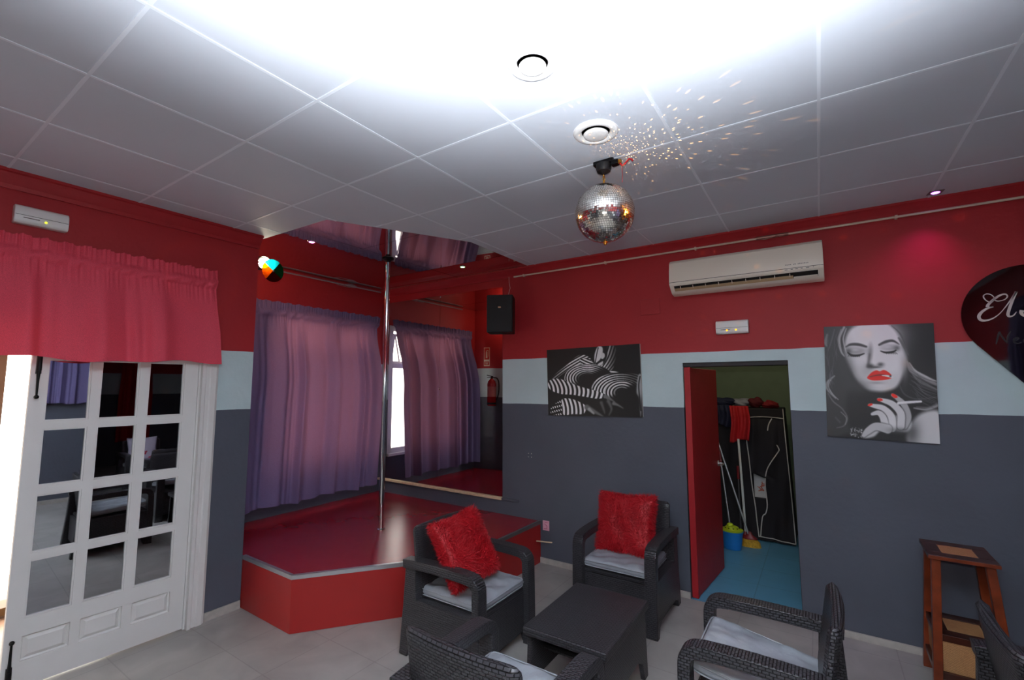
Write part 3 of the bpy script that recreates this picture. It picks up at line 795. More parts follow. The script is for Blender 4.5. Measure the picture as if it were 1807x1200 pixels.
def emergency(label, loc, rz, ledm, leds, wide):
    t=thing('emergency_light',label,'emergency light',loc,rz,'white emergency lights on the walls')
    h=.105
    pf=[(0,-h/2),(.045,-h/2),(.058,-h/2+.012),(.062,-.006),(.058,h/2-.02),(.05,h/2-.006),(.04,h/2),(0,h/2)]
    MB().prism(pf,-wide/2,wide/2,lambda v:Vector((v.z,-v.x,v.y))).build('lamp_body',M['white_plastic'],t,bevel=.006,seg=3)
    MB().bx(-wide/2+.004,wide/2-.004,-.0627,-.058,-.0075,-.0055).build('seam',M['dark_gap'],t,smooth=False)
    for p in leds: MB().ball((p,-.061,-.026),.0065,12,8).build('indicator',ledm,t)
    q=MB(); q.bx(-wide*.34,-wide*.05,-.0635,-.06,-.022,-.018); q.build('print_line',bpy.data.materials['grey print'],t,smooth=False)
    return t
emergency('white emergency light with two orange indicators above the storeroom doorway',(-.548,4.002,2.156),0,M['led_orange'],(-.035,.03),.235)
emergency('white emergency light with a yellow indicator above the crimson valance',(XL-.002,.65,2.682),PI/2,M['led_yellow'],(.015,),.23)

# pipe along the top of the back wall
pp=thing('wall_pipe','thin cream pipe running along the top of the red back wall','pipe',(0,0,0))
MB().tube([(-2.62,3.975,2.838),(0,3.975,2.838),(5.1,3.975,2.838)],.0085,12).build('pipe_tube',M['pipe'],pp)
q=MB(); q.tube([(-.345,3.968,2.838),(-.13,3.968,2.838)],.013,10); q.tube([(-.33,3.955,2.826),(-.28,3.95,2.817),(-.235,3.955,2.828)],.004,8); q.tube([(-.215,3.955,2.834),(-.17,3.95,2.824),(-.135,3.955,2.836)],.004,8)
q.build('pipe_joint',mat('worn copper joint',(150,110,100),.35,.6),pp)
for x_ in(-2.5,-1.6,-.8,.5,1.4): MB().bx(x_-.008,x_+.008,3.965,4.0,2.826,2.85).build('pipe_clip',M['pipe'],pp,bevel=.002)
# conduit over the curtain
pp=thing('wall_conduit','grey cable conduit with a junction on the red wall above the purple curtain','conduit',(0,0,0))
MB().tube([(XA+.015,2.40,2.90),(XA+.015,3.2,2.90),(XA+.015,3.99,2.90)],.0085,10).build('conduit_tube',M['conduit'],pp)
MB().tube([(XA+.02,3.40,2.90),(XA+.025,3.44,2.90),(XA+.03,3.48,2.90),(XA+.025,3.52,2.90),(XA+.02,3.56,2.90)],[.009,.018,.022,.018,.009],12).build('conduit_joint',M['conduit'],pp)
MB().tube([(XA+.02,3.2,2.905),(XA+.03,3.30,2.88),(XA+.03,3.46,2.877)],.003,6).build('loose_cable',M['conduit'],pp)

# loudspeaker
sk=thing('loudspeaker','black wall loudspeaker hung over the mirror edge','speaker',(-2.645,3.775,2.41),R(27))
MB().bx(-.132,.132,-.10,.10,-.19,.19).build('speaker_cabinet',M['black'],sk,bevel=.012)
MB().bx(-.124,.124,-.112,-.10,-.18,.18).build('speaker_grille',weave('black grille',(20,20,22),.006,.003,.5,.4),sk,bevel=.004)
MB().box((0,-.1135,.06),(.028,.002,.014)).build('speaker_badge',mat('copper badge',(150,110,80),.3,.6),sk)
MB().bx(-.03,.03,.09,.235,-.05,.05).build('wall_bracket',M['black_iron'],sk)
MB().tube([(.06,.10,.18),(.055,.165,.24),(.072,.17,.31),(.062,.17,.37),(.06,.17,.43)],.0025,6).build('speaker_cord',M['white_wire'],sk)

# blanking plate, tag, stick, small screw marks
o=MB().bx(-1.285,-1.115,3.99,4.0,2.315,2.455).build('junction_cover',M['red_paint'],bevel=.004); tag(o,'red painted square junction cover on the red wall','cover plate')
t=thing('paper_tag','small pink paper tag on the wall beside the stage end','tag',(-2.268,3.9962,.352))
MB().bx(-.034,.034,-.003,.004,-.045,.045).build('tag_sheet',M['pink'],t,smooth=False)
MB().tube([(-.02,-.004,-.03),(.012,-.004,-.026),(.012,-.004,.0),(-.012,-.004,.012),(-.008,-.004,.034),(.02,-.004,.03)],.0025,6).build('tag_mark',mat('magenta ink',(190,60,110),.6),t)
o=MB().tube([(-2.32,3.90,.225),(-2.205,4.0,.205)],.006,8).build('wooden_stick',M['pale_wood']); tag(o,'thin pale wooden stick poking out behind the stage end','stick')
for k,(x_,z_) in enumerate(((-2.47,1.02),(-2.44,1.02),(-2.47,.985),(-2.44,.985))):
    pass
q=MB()
for (x_,z_) in((-2.465,1.02),(-2.43,1.02),(-2.465,.985),(-2.43,.985)): q.lathe([(.0055,0),(.004,.003),(0,.003)],10,Matrix.Translation((x_,4.0,z_))@Matrix.Rotation(PI/2,4,'X'))
o=q.build('wall_plug',M['canvas_edge']); tag(o,'four tiny filler dots on the slate wall beside the mirror','filler dots')
o['kind']='structure'

# ------------------------------------------------------------------ pictures
def smooth(e0,e1,x): t=np.clip((x-e0)/(e1-e0),0,1); return t*t*(3-2*t)
class Canvas:
    """a print: colours on a grid, painted in the coordinates of the quad q (TL,TR,BR,BL)"""
    def __init__(s,nx,ny,q,bg):
        u,v=np.meshgrid(np.linspace(0,1,nx),np.linspace(0,1,ny)); s.nx,s.ny=nx,ny
        q=np.array(q,float)
        s.X=(q[0,0]*(1-u)+q[1,0]*u)*(1-v)+(q[3,0]*(1-u)+q[2,0]*u)*v
        s.Y=(q[0,1]*(1-u)+q[1,1]*u)*(1-v)+(q[3,1]*(1-u)+q[2,1]*u)*v
        s.C=np.zeros((ny,nx,3))+bg
    def sdf(s,P):
        P=np.array(P,float); d=np.full(s.X.shape,1e9); ins=np.zeros(s.X.shape,bool)
        for i in range(len(P)):
            a,b=P[i],P[(i+1)%len(P)]; e=b-a; wx,wy=s.X-a[0],s.Y-a[1]
            t=np.clip((wx*e[0]+wy*e[1])/(e@e+1e-9),0,1); d=np.minimum(d,np.hypot(wx-e[0]*t,wy-e[1]*t))
            if e[1]!=0:
                cond=((a[1]<=s.Y)!=(b[1]<=s.Y)); ins^=cond&(s.X<a[0]+(s.Y-a[1])/e[1]*e[0])
        return np.where(ins,-d,d)
    def mix(s,a,c): s.C=s.C*(1-a[...,None])+(np.asarray(c)*a[...,None] if np.ndim(c)==3 else a[...,None]*np.array(c if np.ndim(c) else [c]*3))
    def poly(s,P,c,soft=10,op=1.,curve=True):
        if curve: P=cat_rom(P,5,True)
        d=s.sdf(P); a=op*smooth(soft,-soft,d); s.mix(a,c); return a
    def line(s,P,w,c,soft=4,op=1.,curve=True):
        if curve: P=cat_rom(P,6)
        P=np.array(P,float); n=len(P); best=np.full(s.X.shape,1e9)
        ws=np.interp(np.linspace(0,1,n),np.linspace(0,1,len(w)),w) if hasattr(w,'__len__') else np.full(n,w)
        for i in range(n-1):
            a,b=P[i],P[i+1]; e=b-a; wx,wy=s.X-a[0],s.Y-a[1]
            t=np.clip((wx*e[0]+wy*e[1])/(e@e+1e-9),0,1); best=np.minimum(best,np.hypot(wx-e[0]*t,wy-e[1]*t)-(ws[i]*(1-t)+ws[i+1]*t))
        a=op*smooth(soft,-soft,best); s.mix(a,c); return a
    def blob(s,cx,cy,rx,ry,c,op=1.,rot=0.,pw=1.):
        x,y=s.X-cx,s.Y-cy; cr,sr=math.cos(rot),math.sin(rot); r2=((x*cr+y*sr)/rx)**2+((-x*sr+y*cr)/ry)**2
        a=op*np.exp(-r2**pw); s.mix(a,c); return a
    def mesh(s,name,w,h,parent,y=0.):
        nx,ny=s.nx,s.ny; u,v=np.meshgrid(np.linspace(-.5,.5,nx),np.linspace(.5,-.5,ny))
        co=np.stack([u*w,np.full(u.shape,y),v*h],-1).reshape(-1,3)
        i,j=np.meshgrid(np.arange(nx-1),np.arange(ny-1)); a=(j*nx+i).ravel(); f=np.stack([a,a+nx,a+nx+1,a+1],-1)
        me=bpy.data.meshes.new(name); me.from_pydata(co.tolist(),[],f.tolist())
        at=me.color_attributes.new('print','FLOAT_COLOR','POINT'); c=np.clip(s.C,0,1); c=np.where(c<=.04045,c/12.92,((c+.055)/1.055)**2.4).reshape(-1,3)
        at.data.foreach_set('color',np.concatenate([c,np.ones((len(c),1))],1).astype(np.float32).ravel())
        me.materials.append(M['pr']); o=bpy.data.objects.new(name,me); COL.objects.link(o); o.parent=parent; return o
def canvas_frame(label,cx,cz,w,h,rot,edge,dep=.022,tilt=0):
    t=thing('canvas_print',label,'picture',(cx,3.9993-dep,cz)); t.rotation_euler=(tilt,rot,0)
    MB().bx(-w/2,w/2,.0015,dep,-h/2,h/2).build('canvas_stretcher',edge,t,smooth=False)
    return t

# black and white abstract of light stripes over rounded forms
A=Canvas(340,236,[(190,215),(1415,128),(1465,1085),(212,1065)],.055)
def stripes(A,phase,alpha,lo=.07,hi=.86,sharp=.35,shade=None):
    v=smooth(-sharp,sharp,np.sin(phase)); g=lo+(hi-lo)*v
    if shade is not None: g=lo*.8+(g-lo*.8)*shade
    A.C=A.C*(1-alpha[...,None])+g[...,None]*alpha[...,None]
X,Y=A.X,A.Y
# back shoulder / upper arm: stripes that run along it
P=cat_rom([(215,640),(330,520),(470,415),(600,310),(700,272),(790,310),(820,370),(700,400),(560,440),(430,520),(300,610)],5,True); al=smooth(9,-9,A.sdf(P))
stripes(A,(Y+X*.62-.00035*(X-500)**2)/6.2,al,shade=np.clip(.35+(X-200)/500,0,1))
# shoulder to neck sweep
P=cat_rom([(660,330),(790,330),(880,420),(1000,470),(1090,480),(1180,520),(1040,560),(900,560),(840,470),(700,410)],5,True); al=smooth(12,-12,A.sdf(P))
stripes(A,(Y-.12*X+.0006*(X-1000)**2)/6.4,al)
# neck column
P=cat_rom([(1030,160),(1125,165),(1135,280),(1110,400),(1090,480),(960,490),(900,440),(980,390),(1020,290)],5,True); al=smooth(10,-10,A.sdf(P))
stripes(A,(X+.28*(Y-170)+.0012*np.clip(Y-250,0,400)**2)/6.4,al,shade=np.clip((1170-X)/180,.2,1))
# lit cheek and jaw patches
A.poly([(900,165),(955,170),(965,230),(950,300),(905,370),(870,395),(855,330),(862,250)],.84,10)
A.line([(905,180),(885,270),(868,380)],6,.07,5); A.line([(880,390),(945,345),(985,330)],9,.06,6); A.poly([(950,250),(985,255),(990,300),(960,330),(940,310)],.8,8); A.poly([(900,400),(940,370),(970,360),(960,400),(920,420)],.82,7)
# rounded forms: contour stripes on the lit side only
def dome(cx,cy,rx,ry,ph,per,a0,reach,cut):
    r=np.hypot((X-cx)/rx,(Y-cy)/ry); al=smooth(1.04,.98,r)*cut
    ang=np.arctan2((Y-cy)/ry,(X-cx)/rx); d_=np.cos(ang-a0)
    stripes(A,(r*rx+ph)/per,al,lo=.06,shade=np.clip(smooth(-.15,.55,d_)*smooth(.18,.62,r),0,1))
dome(770,585,320,190,0,6.2,-2.35,1,smooth(700,640,Y-.28*(X-450)))
P=cat_rom([(820,720),(880,600),(1000,540),(1150,520),(1440,540),(1450,700),(1300,660),(1180,640),(1100,700),(1020,790),(930,770)],5,True); al=smooth(12,-12,A.sdf(P))
stripes(A,(np.hypot((X-1200)*1.0,(Y-760)*1.5))/6.6,al,shade=np.clip((1520-X)/500,.35,1))
dome(1210,770,215,165,0,6.6,-2.3,1,smooth(0,40,Y-600))
A.poly([(1400,560),(1440,540),(1452,760),(1440,1080),(1415,850),(1385,760)],.62,14); A.line([(1425,560),(1412,700),(1440,1000)],7,.08,6)
A.blob(1250,900,190,130,.06,.95,0,2); A.blob(720,620,110,70,.06,.9,.2,2)
# forearm across, ringed by stripes
P=cat_rom([(205,660),(250,605),(370,590),(520,640),(700,700),(860,740),(990,790),(1010,830),(900,850),(760,830),(560,800),(400,790),(250,740)],5,True); al=smooth(7,-7,A.sdf(P))
stripes(A,(X-.30*(Y-600)+.0022*(Y-700)**2*1.2)/(9.6),al,lo=.08,hi=.9,sharp=.4)
A.line([(1000,820),(1060,850),(1120,890)],[26,16,5],.42,14); A.line([(950,900),(985,1000),(995,1040)],[22,14,5],.32,16); A.line([(1040,880),(1080,980),(1050,1060)],[24,14,6],.36,18); A.line([(1110,910),(1160,930),(1225,970)],[24,14,5],.44,14)
# lower limb with rings and lattice
P=cat_rom([(400,880),(450,845),(560,855),(680,900),(745,950),(735,1020),(690,1050),(560,1050),(440,1060),(420,980)],5,True); al=smooth(7,-7,A.sdf(P))
stripes(A,(X-.22*(Y-900)+.0014*(Y-940)**2)/9.3,al,lo=.08,hi=.94,sharp=.4)
P=[(250,1060),(240,985),(320,910),(400,860),(420,970),(410,1065)]; al=smooth(6,-6,A.sdf(P)); v=smooth(-.2,.4,np.sin((X-.5*Y)/5.5))*smooth(-.2,.4,np.sin((Y+.22*X)/8.5)); A.C=A.C*(1-al[...,None])+(.05+.85*v)[...,None]*al[...,None]
A.line([(760,960),(850,1010),(970,1075)],[36,26,8],.40,16); A.line([(790,985),(850,1040)],[20,12],.62,12)
p1=canvas_frame('black and white canvas of striped light over rounded forms, beside the armchair wall','x' and -1.759,1.735,.935,.64,R(-1.0),M['canvas_edge'])
p1['label']='black and white striped canvas picture on the wall above the armchair'
A.C=np.clip((A.C-.02)*1.1,.03,.98); A.mesh('printed_face',.935,.64,p1)

# portrait: face with closed eyes, red lips and nails
B=Canvas(230,256,[(78,88),(1030,42),(1090,1108),(112,1064)],.16)
X,Y=B.X,B.Y
B.mix(smooth(700,1050,X)*.9*smooth(600,200,Y),.10); B.mix(smooth(450,1050,Y)*smooth(700,300,X)*.8,.10)
# hair masses
B.poly([(70,80),(330,60),(250,200),(270,420),(330,620),(420,760),(470,900),(430,1000),(300,1040),(100,1070),(90,600)],.20,30)
B.poly([(650,50),(760,150),(810,330),(880,470),(980,540),(1060,600),(1080,820),(930,790),(830,700),(760,640),(790,500),(760,300)],.17,22)
# neck in shadow, shoulder
B.poly([(330,640),(560,690),(740,640),(820,800),(860,1100),(420,1080),(300,900)],.13,40)
B.poly([(840,1110),(850,960),(930,850),(1060,815),(1100,900),(1100,1120)],.72,26); B.blob(860,1020,70,120,.25,.75,0,1)
# face
B.poly([(300,150),(390,70),(560,40),(660,60),(740,150),(790,280),(815,380),(795,480),(740,610),(650,655),(560,660),(470,640),(380,560),(310,430),(270,300)],.74,22)
B.blob(560,140,200,120,.96,.85); B.blob(600,330,170,160,.9,.55); B.blob(640,230,90,60,.84,.5); B.blob(690,430,80,80,.84,.6); B.blob(540,340,36,80,.88,.75); B.blob(590,600,80,36,.80,.6); B.blob(380,400,70,60,.80,.5)
B.blob(300,500,70,200,.22,.85,-.25); B.blob(400,620,110,60,.24,.7,.4); B.blob(505,330,24,100,.42,.75,.05); B.blob(470,480,60,60,.58,.5); B.blob(800,440,26,120,.5,.6)
# brows, lids, lashes
B.line([(285,268),(330,245),(400,244),(470,262)],[4,11,13,9],.24,8); B.line([(585,244),(640,216),(700,206),(752,236)],[9,13,11,3],.26,8)
B.blob(375,300,95,34,.40,.7); B.blob(680,268,85,32,.44,.7); B.blob(372,292,46,18,.74,.7); B.blob(655,262,44,17,.78,.7); B.blob(310,305,28,26,.22,.6); B.blob(735,270,24,22,.25,.6)
B.line([(305,318),(340,342),(400,342),(452,324)],[5,10,9,4],.08,6); B.line([(598,300),(640,312),(700,306),(728,290)],[4,8,9,4],.08,6)
for k in range(7):
    B.line([(318+k*17,336),(306+k*17,354)],2.5,.12,3,.8); B.line([(640+k*14,310),(648+k*15,324)],2.5,.14,3,.8)
# nose
B.line([(500,330),(492,400),(486,440)],[8,10,12],.36,12,.8); B.blob(512,436,34,22,.16,.9); B.blob(592,420,32,18,.20,.85); B.blob(552,444,44,10,.18,.8); B.blob(548,404,34,30,.84,.7)
# lips and cigarette tip
rd=(.80,.13,.09)
B.poly([(482,540),(520,500),(560,484),(600,486),(655,488),(688,518),(692,536),(640,552),(560,560),(510,556)],rd,5)
B.poly([(480,540),(520,492),(560,474),(590,482),(622,470),(655,482),(690,516),(640,520),(580,516),(530,530)],rd,5)
B.poly([(480,540),(540,548),(600,536),(680,530),(690,540),(640,556),(560,564),(510,560)],(.84,.15,.10),5)
B.line([(505,532),(560,518),(620,514),(680,524)],[2,4,4,3],.22,5,.85); B.line([(610,519),(650,521),(692,529)],[3,8,10],.86,4); B.blob(681,523,10,8,.12,.95); B.blob(596,494,30,8,(.94,.4,.34),.5)
B.blob(560,585,70,12,.52,.6)
# hair strands, curls
for (pt,w_,c_) in (([(270,90),(225,190),(240,300),(270,350)],[10,12,5],.62),([(240,110),(215,200),(225,270)],[4,7,3],.5),([(290,100),(262,200),(290,320)],[3,6,2],.72),([(180,110),(150,220),(120,300)],[3,5,2],.38),([(110,160),(95,230),(105,260)],[10,16,6],.44),
  ([(180,530),(110,590),(110,650),(190,730)],[5,11,8,4],.55),([(150,560),(120,620),(160,690),(215,740)],[3,6,4,2],.68),([(120,690),(170,760),(250,820),(300,900),(270,970),(200,990)],[4,6,5,6,5,2],.40),([(240,850),(290,900),(280,960)],[2,4,2],.55),([(190,900),(230,940)],[8,10],.28),
  ([(820,390),(860,470),(960,530),(1060,590)],[8,20,22,12],.52),([(840,400),(890,470),(980,525),(1055,560)],[3,7,9,5],.68),([(830,450),(900,540),(1000,600),(1070,640)],[4,7,8,4],.44),([(860,560),(940,610),(1060,650)],[3,5,4],.34),([(760,600),(800,680),(900,720),(1060,700)],[4,6,5,4],.30),
  ([(750,180),(790,250),(830,330)],[8,12,5],.34),([(690,70),(760,140),(800,230)],[3,6,3],.30),([(880,800),(980,810),(1075,770)],[5,10,12],.58),([(900,790),(1000,790),(1070,750)],[3,5,4],.42)):
    B.line(pt,w_,c_,7,.85)
rn=np.random.RandomState(5)
for k in range(34):
    y0=rn.uniform(120,620); x0=90+rn.uniform(0,170)*(1-(y0/900)); B.line([(x0,y0),(x0-12+rn.uniform(-10,10),y0+60),(x0+rn.uniform(-20,24),y0+130)],[1,3,1],rn.uniform(.26,.42),4,.5)
    y0=rn.uniform(480,700); B.line([(840+rn.uniform(0,80),y0-20),(930+rn.uniform(0,40),y0+50),(1060,y0+80+rn.uniform(0,40))],[1,3,1],rn.uniform(.2,.45),4,.5)
# hand with cigarette
B.poly([(440,1040),(480,1000),(570,960),(640,930),(760,860),(850,900),(860,960),(820,1010),(700,1000),(600,1010),(540,1060),(450,1078)],.66,14)
def finger(pt,w_,c_): B.line(pt,[a+5 for a in w_],.16,10,.8); B.line(pt,w_,c_,6)
finger([(800,960),(830,880),(800,780),(745,720),(700,690)],[30,30,27,20,13],.62)
finger([(770,960),(770,850),(700,770),(620,740),(580,730)],[34,32,27,19,12],.74)
finger([(700,980),(690,880),(620,810),(540,790),(500,782)],[34,32,27,18,11],.76)
finger([(640,970),(620,890),(580,850),(525,862)],[34,30,22,13],.74)
finger([(660,990),(560,970),(490,1010),(450,1050)],[40,34,30,18],.66)
B.blob(690,920,60,60,.80,.5); B.blob(760,1000,90,26,.34,.7)
B.poly([(690,682),(715,680),(745,706),(722,716),(700,704)],(.86,.16,.10),4); B.poly([(568,726),(600,722),(618,738),(590,748),(572,742)],(.86,.16,.10),4); B.poly([(486,782),(512,768),(530,776),(510,790),(490,792)],(.86,.16,.10),4)
B.line([(750,762),(840,750),(935,742)],[12,11,9],.84,4); B.line([(760,772),(930,752)],2.5,.45,3,.8)
for k in range(60):
    a_=rn.rand(2); B.blob(330+a_[0]*110,980+a_[1]*85+a_[0]*10,3.5+2*rn.rand(),3.5+2*rn.rand(),rn.uniform(.4,.95),.8)
p2=canvas_frame('square canvas portrait of a person with closed eyes and red lips holding a cigarette',.335,1.72,.59,.775,R(1.6),M['canvas_dark'],.022)
B.C=np.clip((B.C-.03)*1.27,0.02,.985); B.mesh('printed_face',.59,.775,p2)

# black heart sign with cream script
hs=thing('heart_sign','glossy black heart shaped wall sign with cream script lettering','sign',(1.32,3.985,2.0))
pts=[]
cx,cz,rr=-.25,.125,.297
for k in range(0,37):
    a=R(20)+ (R(218)-R(20))*k/36; pts.append((cx+rr*math.cos(a), cz+rr*math.sin(a)))
pts=[(p[0],p[1]) for p in pts]; notch=(0,.27)
half=[notch]+[p for p in pts if p[0]<-.002]
tip=(0,-.665)
half=cat_rom(half[:1]+half[1:],1); left=[(float(a),float(b_)) for a,b_ in half]+[(-.33,-.275+.02),(-.14,-.51)]
poly=left+[tip]+[(-a,b_) for a,b_ in left[::-1][:-1]]
poly=[p for i,p in enumerate(poly) if i==0 or math.hypot(p[0]-poly[i-1][0],p[1]-poly[i-1][1])>1e-4]
MB().prism(poly,0,.012,lambda v:Vector((v.x,-v.z,v.y))).build('heart_board',M['acrylic'],hs,smooth=False)
for p in((-.3,.12),(.3,.12),(0,-.35)): MB().lathe([(.012,0),(.012,.016)],12,Matrix.Translation((p[0],.0145,p[1]))@Matrix.Rotation(PI/2,4,'X')).build('stand_off',M['chrome'],hs)
def script(strokes,m,y,name):
    q=MB()
    for pt,ws in strokes:
        P=cat_rom(pt,8); n=len(P); W_=np.interp(np.linspace(0,1,n),np.linspace(0,1,len(ws)),ws); vs=[]
        for i in range(n):
            t=P[min(i+1,n-1)]-P[max(i-1,0)]; t=t/(np.hypot(*t)+1e-9); nn=np.array([-t[1],t[0]])
            for sgn in(1,-1):
                for yy in(0,1): 
                    a=P[i]+nn*sgn*W_[i]; vs.append((a[0],y-.003*yy,a[1]))
        fs=[]
        for i in range(n-1):
            b0=i*4; fs+=[(b0+1,b0+3,b0+7,b0+5),(b0,b0+1,b0+5,b0+4),(b0+2,b0+6,b0+7,b0+3)]
        q.add(vs,fs)
    return q.build(name,m,hs,smooth=False,weld=False)
# pixel-free letter coordinates: letter box in board metres
def LB(pt,ox,oz,sx,sz): return [(ox+p[0]*sx, oz+p[1]*sz) for p in pt]
E_=[(.62,.86),(.55,.74),(.40,.70),(.28,.80),(.24,.93),(.34,1.0),(.48,.97),(.58,.86),(.60,.74)]
E2=[(.60,.74),(.72,.70),(.92,.74),(1.02,.84),(.98,.93),(.84,.93),(.66,.84),(.48,.70),(.36,.58),(.34,.50)]
E3=[(.40,.50),(.52,.50),(.34,.46),(.14,.34),(.02,.18),(.06,.04),(.22,0),(.46,.06),(.68,.20),(.84,.36)]
l_=[(.84,.36),(1.08,.66),(1.28,.94),(1.32,1.0)]; l2=[(1.33,1.0),(1.16,.66),(1.02,.32),(.98,.16),(1.04,.10),(1.16,.14),(1.26,.26)]
ox,oz,sx,sz=-.470,.095,.132,.165
w0=.0018
J_=[(1.44,.30),(1.41,.20),(1.48,.10),(1.62,.06),(1.84,.12),(2.06,.30),(2.26,.60),(2.36,.90),(2.42,1.02)]
J2=[(1.98,.92),(2.2,1.0),(2.42,1.02),(2.62,1.0),(2.76,1.06)]
script([(LB(E_,ox,oz,sx,sz),[w0,.003,w0]),(LB(E2,ox,oz,sx,sz),[w0,.003,.006,.008]),(LB(E3,ox,oz,sx,sz),[w0,.005,.008,.007,.003,w0]),(LB(l_,ox,oz,sx,sz),[w0,.004,.006]),(LB(l2,ox,oz,sx,sz),[.005,.007,.007,.004,w0]),(LB(J_,ox,oz,sx,sz),[.010,.007,.003,.006,.008,.004]),(LB(J2,ox,oz,sx,sz),[w0,.005,w0])],M['lettering'],-.0125,'script_lettering')
N1=[(0,0),(.05,.4),(.12,.95),(.16,1.0)]; N2=[(.14,1.0),(.22,.5),(.32,.06)]; N3=[(.32,.06),(.36,.6),(.46,1.0)]
e1=[(.5,.18),(.6,.28),(.66,.42),(.6,.48),(.52,.36),(.52,.12),(.62,.02),(.74,.12)]; o1=[(.92,.44),(.8,.3),(.82,.06),(.94,.04),(1.02,.22),(.96,.42),(.9,.44)]; n1=[(1.1,.04),(1.14,.44),(1.16,.2),(1.26,.44),(1.32,.36),(1.32,.06),(1.4,.08)]
script([(LB(s_,-.405,-.055,.15,.075),[.002,.004,.002]) for s_ in(N1,N2,N3,e1,o1,n1)],M['grey_letter'],-.0125,'faded_lettering')

# ------------------------------------------------------------------ ceiling fittings
def valve(label,x_,y_,r_):
    t=thing('ceiling_vent',label,'vent',(x_,y_,H),0,'round ceiling air valves')
    MB().lathe([(r_,0),(r_,-.004),(r_*.93,-.012),(r_*.75,-.016),(r_*.66,-.010),(r_*.62,.0)],40).build('vent_ring',M['white_plastic'],t,ang=50)
    MB().lathe([(r_*.62,-.0005),(0,-.0005)],40).build('vent_throat',M['dark_gap'],t)
    MB().lathe([(0,-.024),(r_*.40,-.024),(r_*.52,-.020),(r_*.55,-.014),(r_*.5,-.008),(0,-.006)],40).build('vent_disc',M['white_plastic'],t,ang=50)
    MB().tube([(0,0,-.001),(0,0,-.008)],.008,8).build('vent_stem',M['white_plastic'],t)
valve('round white air valve in the ceiling next to the disco ball motor',-.834,1.988,.108)
valve('round white air valve in the bright flash-lit ceiling patch',-.843,1.41,.095)
def led(label,x_,y_,m,rz,z=H,sq=True):
    t=thing('spotlight',label,'spotlight',(x_,y_,z),rz,'small coloured ceiling spotlights')
    if sq: MB().bx(-.036,.036,-.036,.036,-.005,0).build('spotlight_plate',M['dark_alu'],t,bevel=.002)
    else: MB().lathe([(.034,0),(.034,-.003),(.026,-.006),(.024,-.002)],24).build('spotlight_ring',M['chrome'],t)
    MB().lathe([(0,-.0085),(.018,-.008),(.023,-.0045)],24).build('spotlight_lens',m,t)
led('square purple spotlight in the ceiling by the heart sign',.685,3.845,M['led_purple'],R(8))
led('round pink spotlight in the mirrored ceiling near the colour wheel lamp',-3.548,2.238,M['led_pink'],0,H+.003,False)
led('round green spotlight in the mirrored ceiling near the wall mirror',-3.01,3.60,M['led_green'],0,H+.003,False)

# disco ball
BX,BY,BZ,BR=-.915,2.282,2.625,.158
db=thing('disco_ball','mirrored disco ball hanging from a black motor on the ceiling','disco ball',(BX,BY,BZ))
MB().ball((0,0,0),BR*.975,40,24).build('ball_core',M['ball_core'],db)
q=MB(); rows_=42; rn_=random.Random(7)
for i in range(rows_):
    a0=PI*(i+.06)/rows_; a1=PI*(i+.94)/rows_; am=(a0+a1)/2
    nc=max(5,int(2*PI*BR*math.sin(am)/(PI*BR/rows_)))
    for j in range(nc):
        b0=2*PI*(j+.06)/nc; b1=2*PI*(j+.94)/nc; bm_=(b0+b1)/2
        nrm=Vector((math.sin(am)*math.cos(bm_),math.sin(am)*math.sin(bm_),math.cos(am)))
        jit=Vector((rn_.gauss(0,.04),rn_.gauss(0,.04),rn_.gauss(0,.04))); nrm2=(nrm+jit).normalized()
        P=[Vector((math.sin(a)*math.cos(b_),math.sin(a)*math.sin(b_),math.cos(a)))*BR for a,b_ in((a0,b0),(a1,b0),(a1,b1),(a0,b1))]
        cc=sum(P,Vector())/4
        P=[p-nrm2*((p-cc).dot(nrm2)) for p in P]
        q.add(P,[(0,1,2,3)])
q.build('mirror_tiles',M['facet'],db,smooth=False,weld=False,fix=False)
MB().lathe([(0,-BR-.018),(.008,-BR-.016),(.012,-BR-.002),(.012,-BR+.006)],14).build('bottom_cap',M['brass'],db)
MB().lathe([(.02,BR-.004),(.02,BR+.004),(.006,BR+.01),(.006,BR+.03)],16).build('top_cap',M['brass'],db)
q=MB(); 
for k,(zc,ax) in enumerate(((BR+.037,0),(BR+.056,1))):
    path=[]
    for i in range(17):
        a=2*PI*i/16; l,w_=.013*math.sin(a),.006*math.cos(a)
        path.append(((w_,0,zc+l) if ax==0 else (0,w_,zc+l)))
    q.tube(path,.0026,6,False)
q.build('chain',M['brass'],db)
mz=BZ+BR+.066-BZ
q=MB(); q.lathe([(.004,mz-.008),(.02,mz+.002),(.036,mz+.012),(.042,mz+.03),(.042,mz+.052)],24); q.build('motor_housing',M['black'],db)
q=MB(); q.bx(-.055,.06,-.018,.018,mz+.05,H-BZ); q.bx(.045,.085,-.015,.02,mz+.032,mz+.058); q.build('motor_bracket',M['black_iron'],db,bevel=.003)
MB().bx(.080,.100,-.008,.012,mz+.034,mz+.056).build('connector_block',M['brass'],db,bevel=.003)
MB().tube([(.09,0,mz+.04),(.102,.004,mz+.020),(.118,.004,mz+.026),(.14,.006,mz+.048),(.155,.006,mz+.042),(.16,.006,mz+.03)],.0045,8).build('motor_wire',M['red_wire'],db)
MB().tube([(.102,.002,mz+.02),(.103,.002,mz-.03),(.102,.0,mz-.075)],.0015,6).build('hanging_thread',M['red_wire'],db)

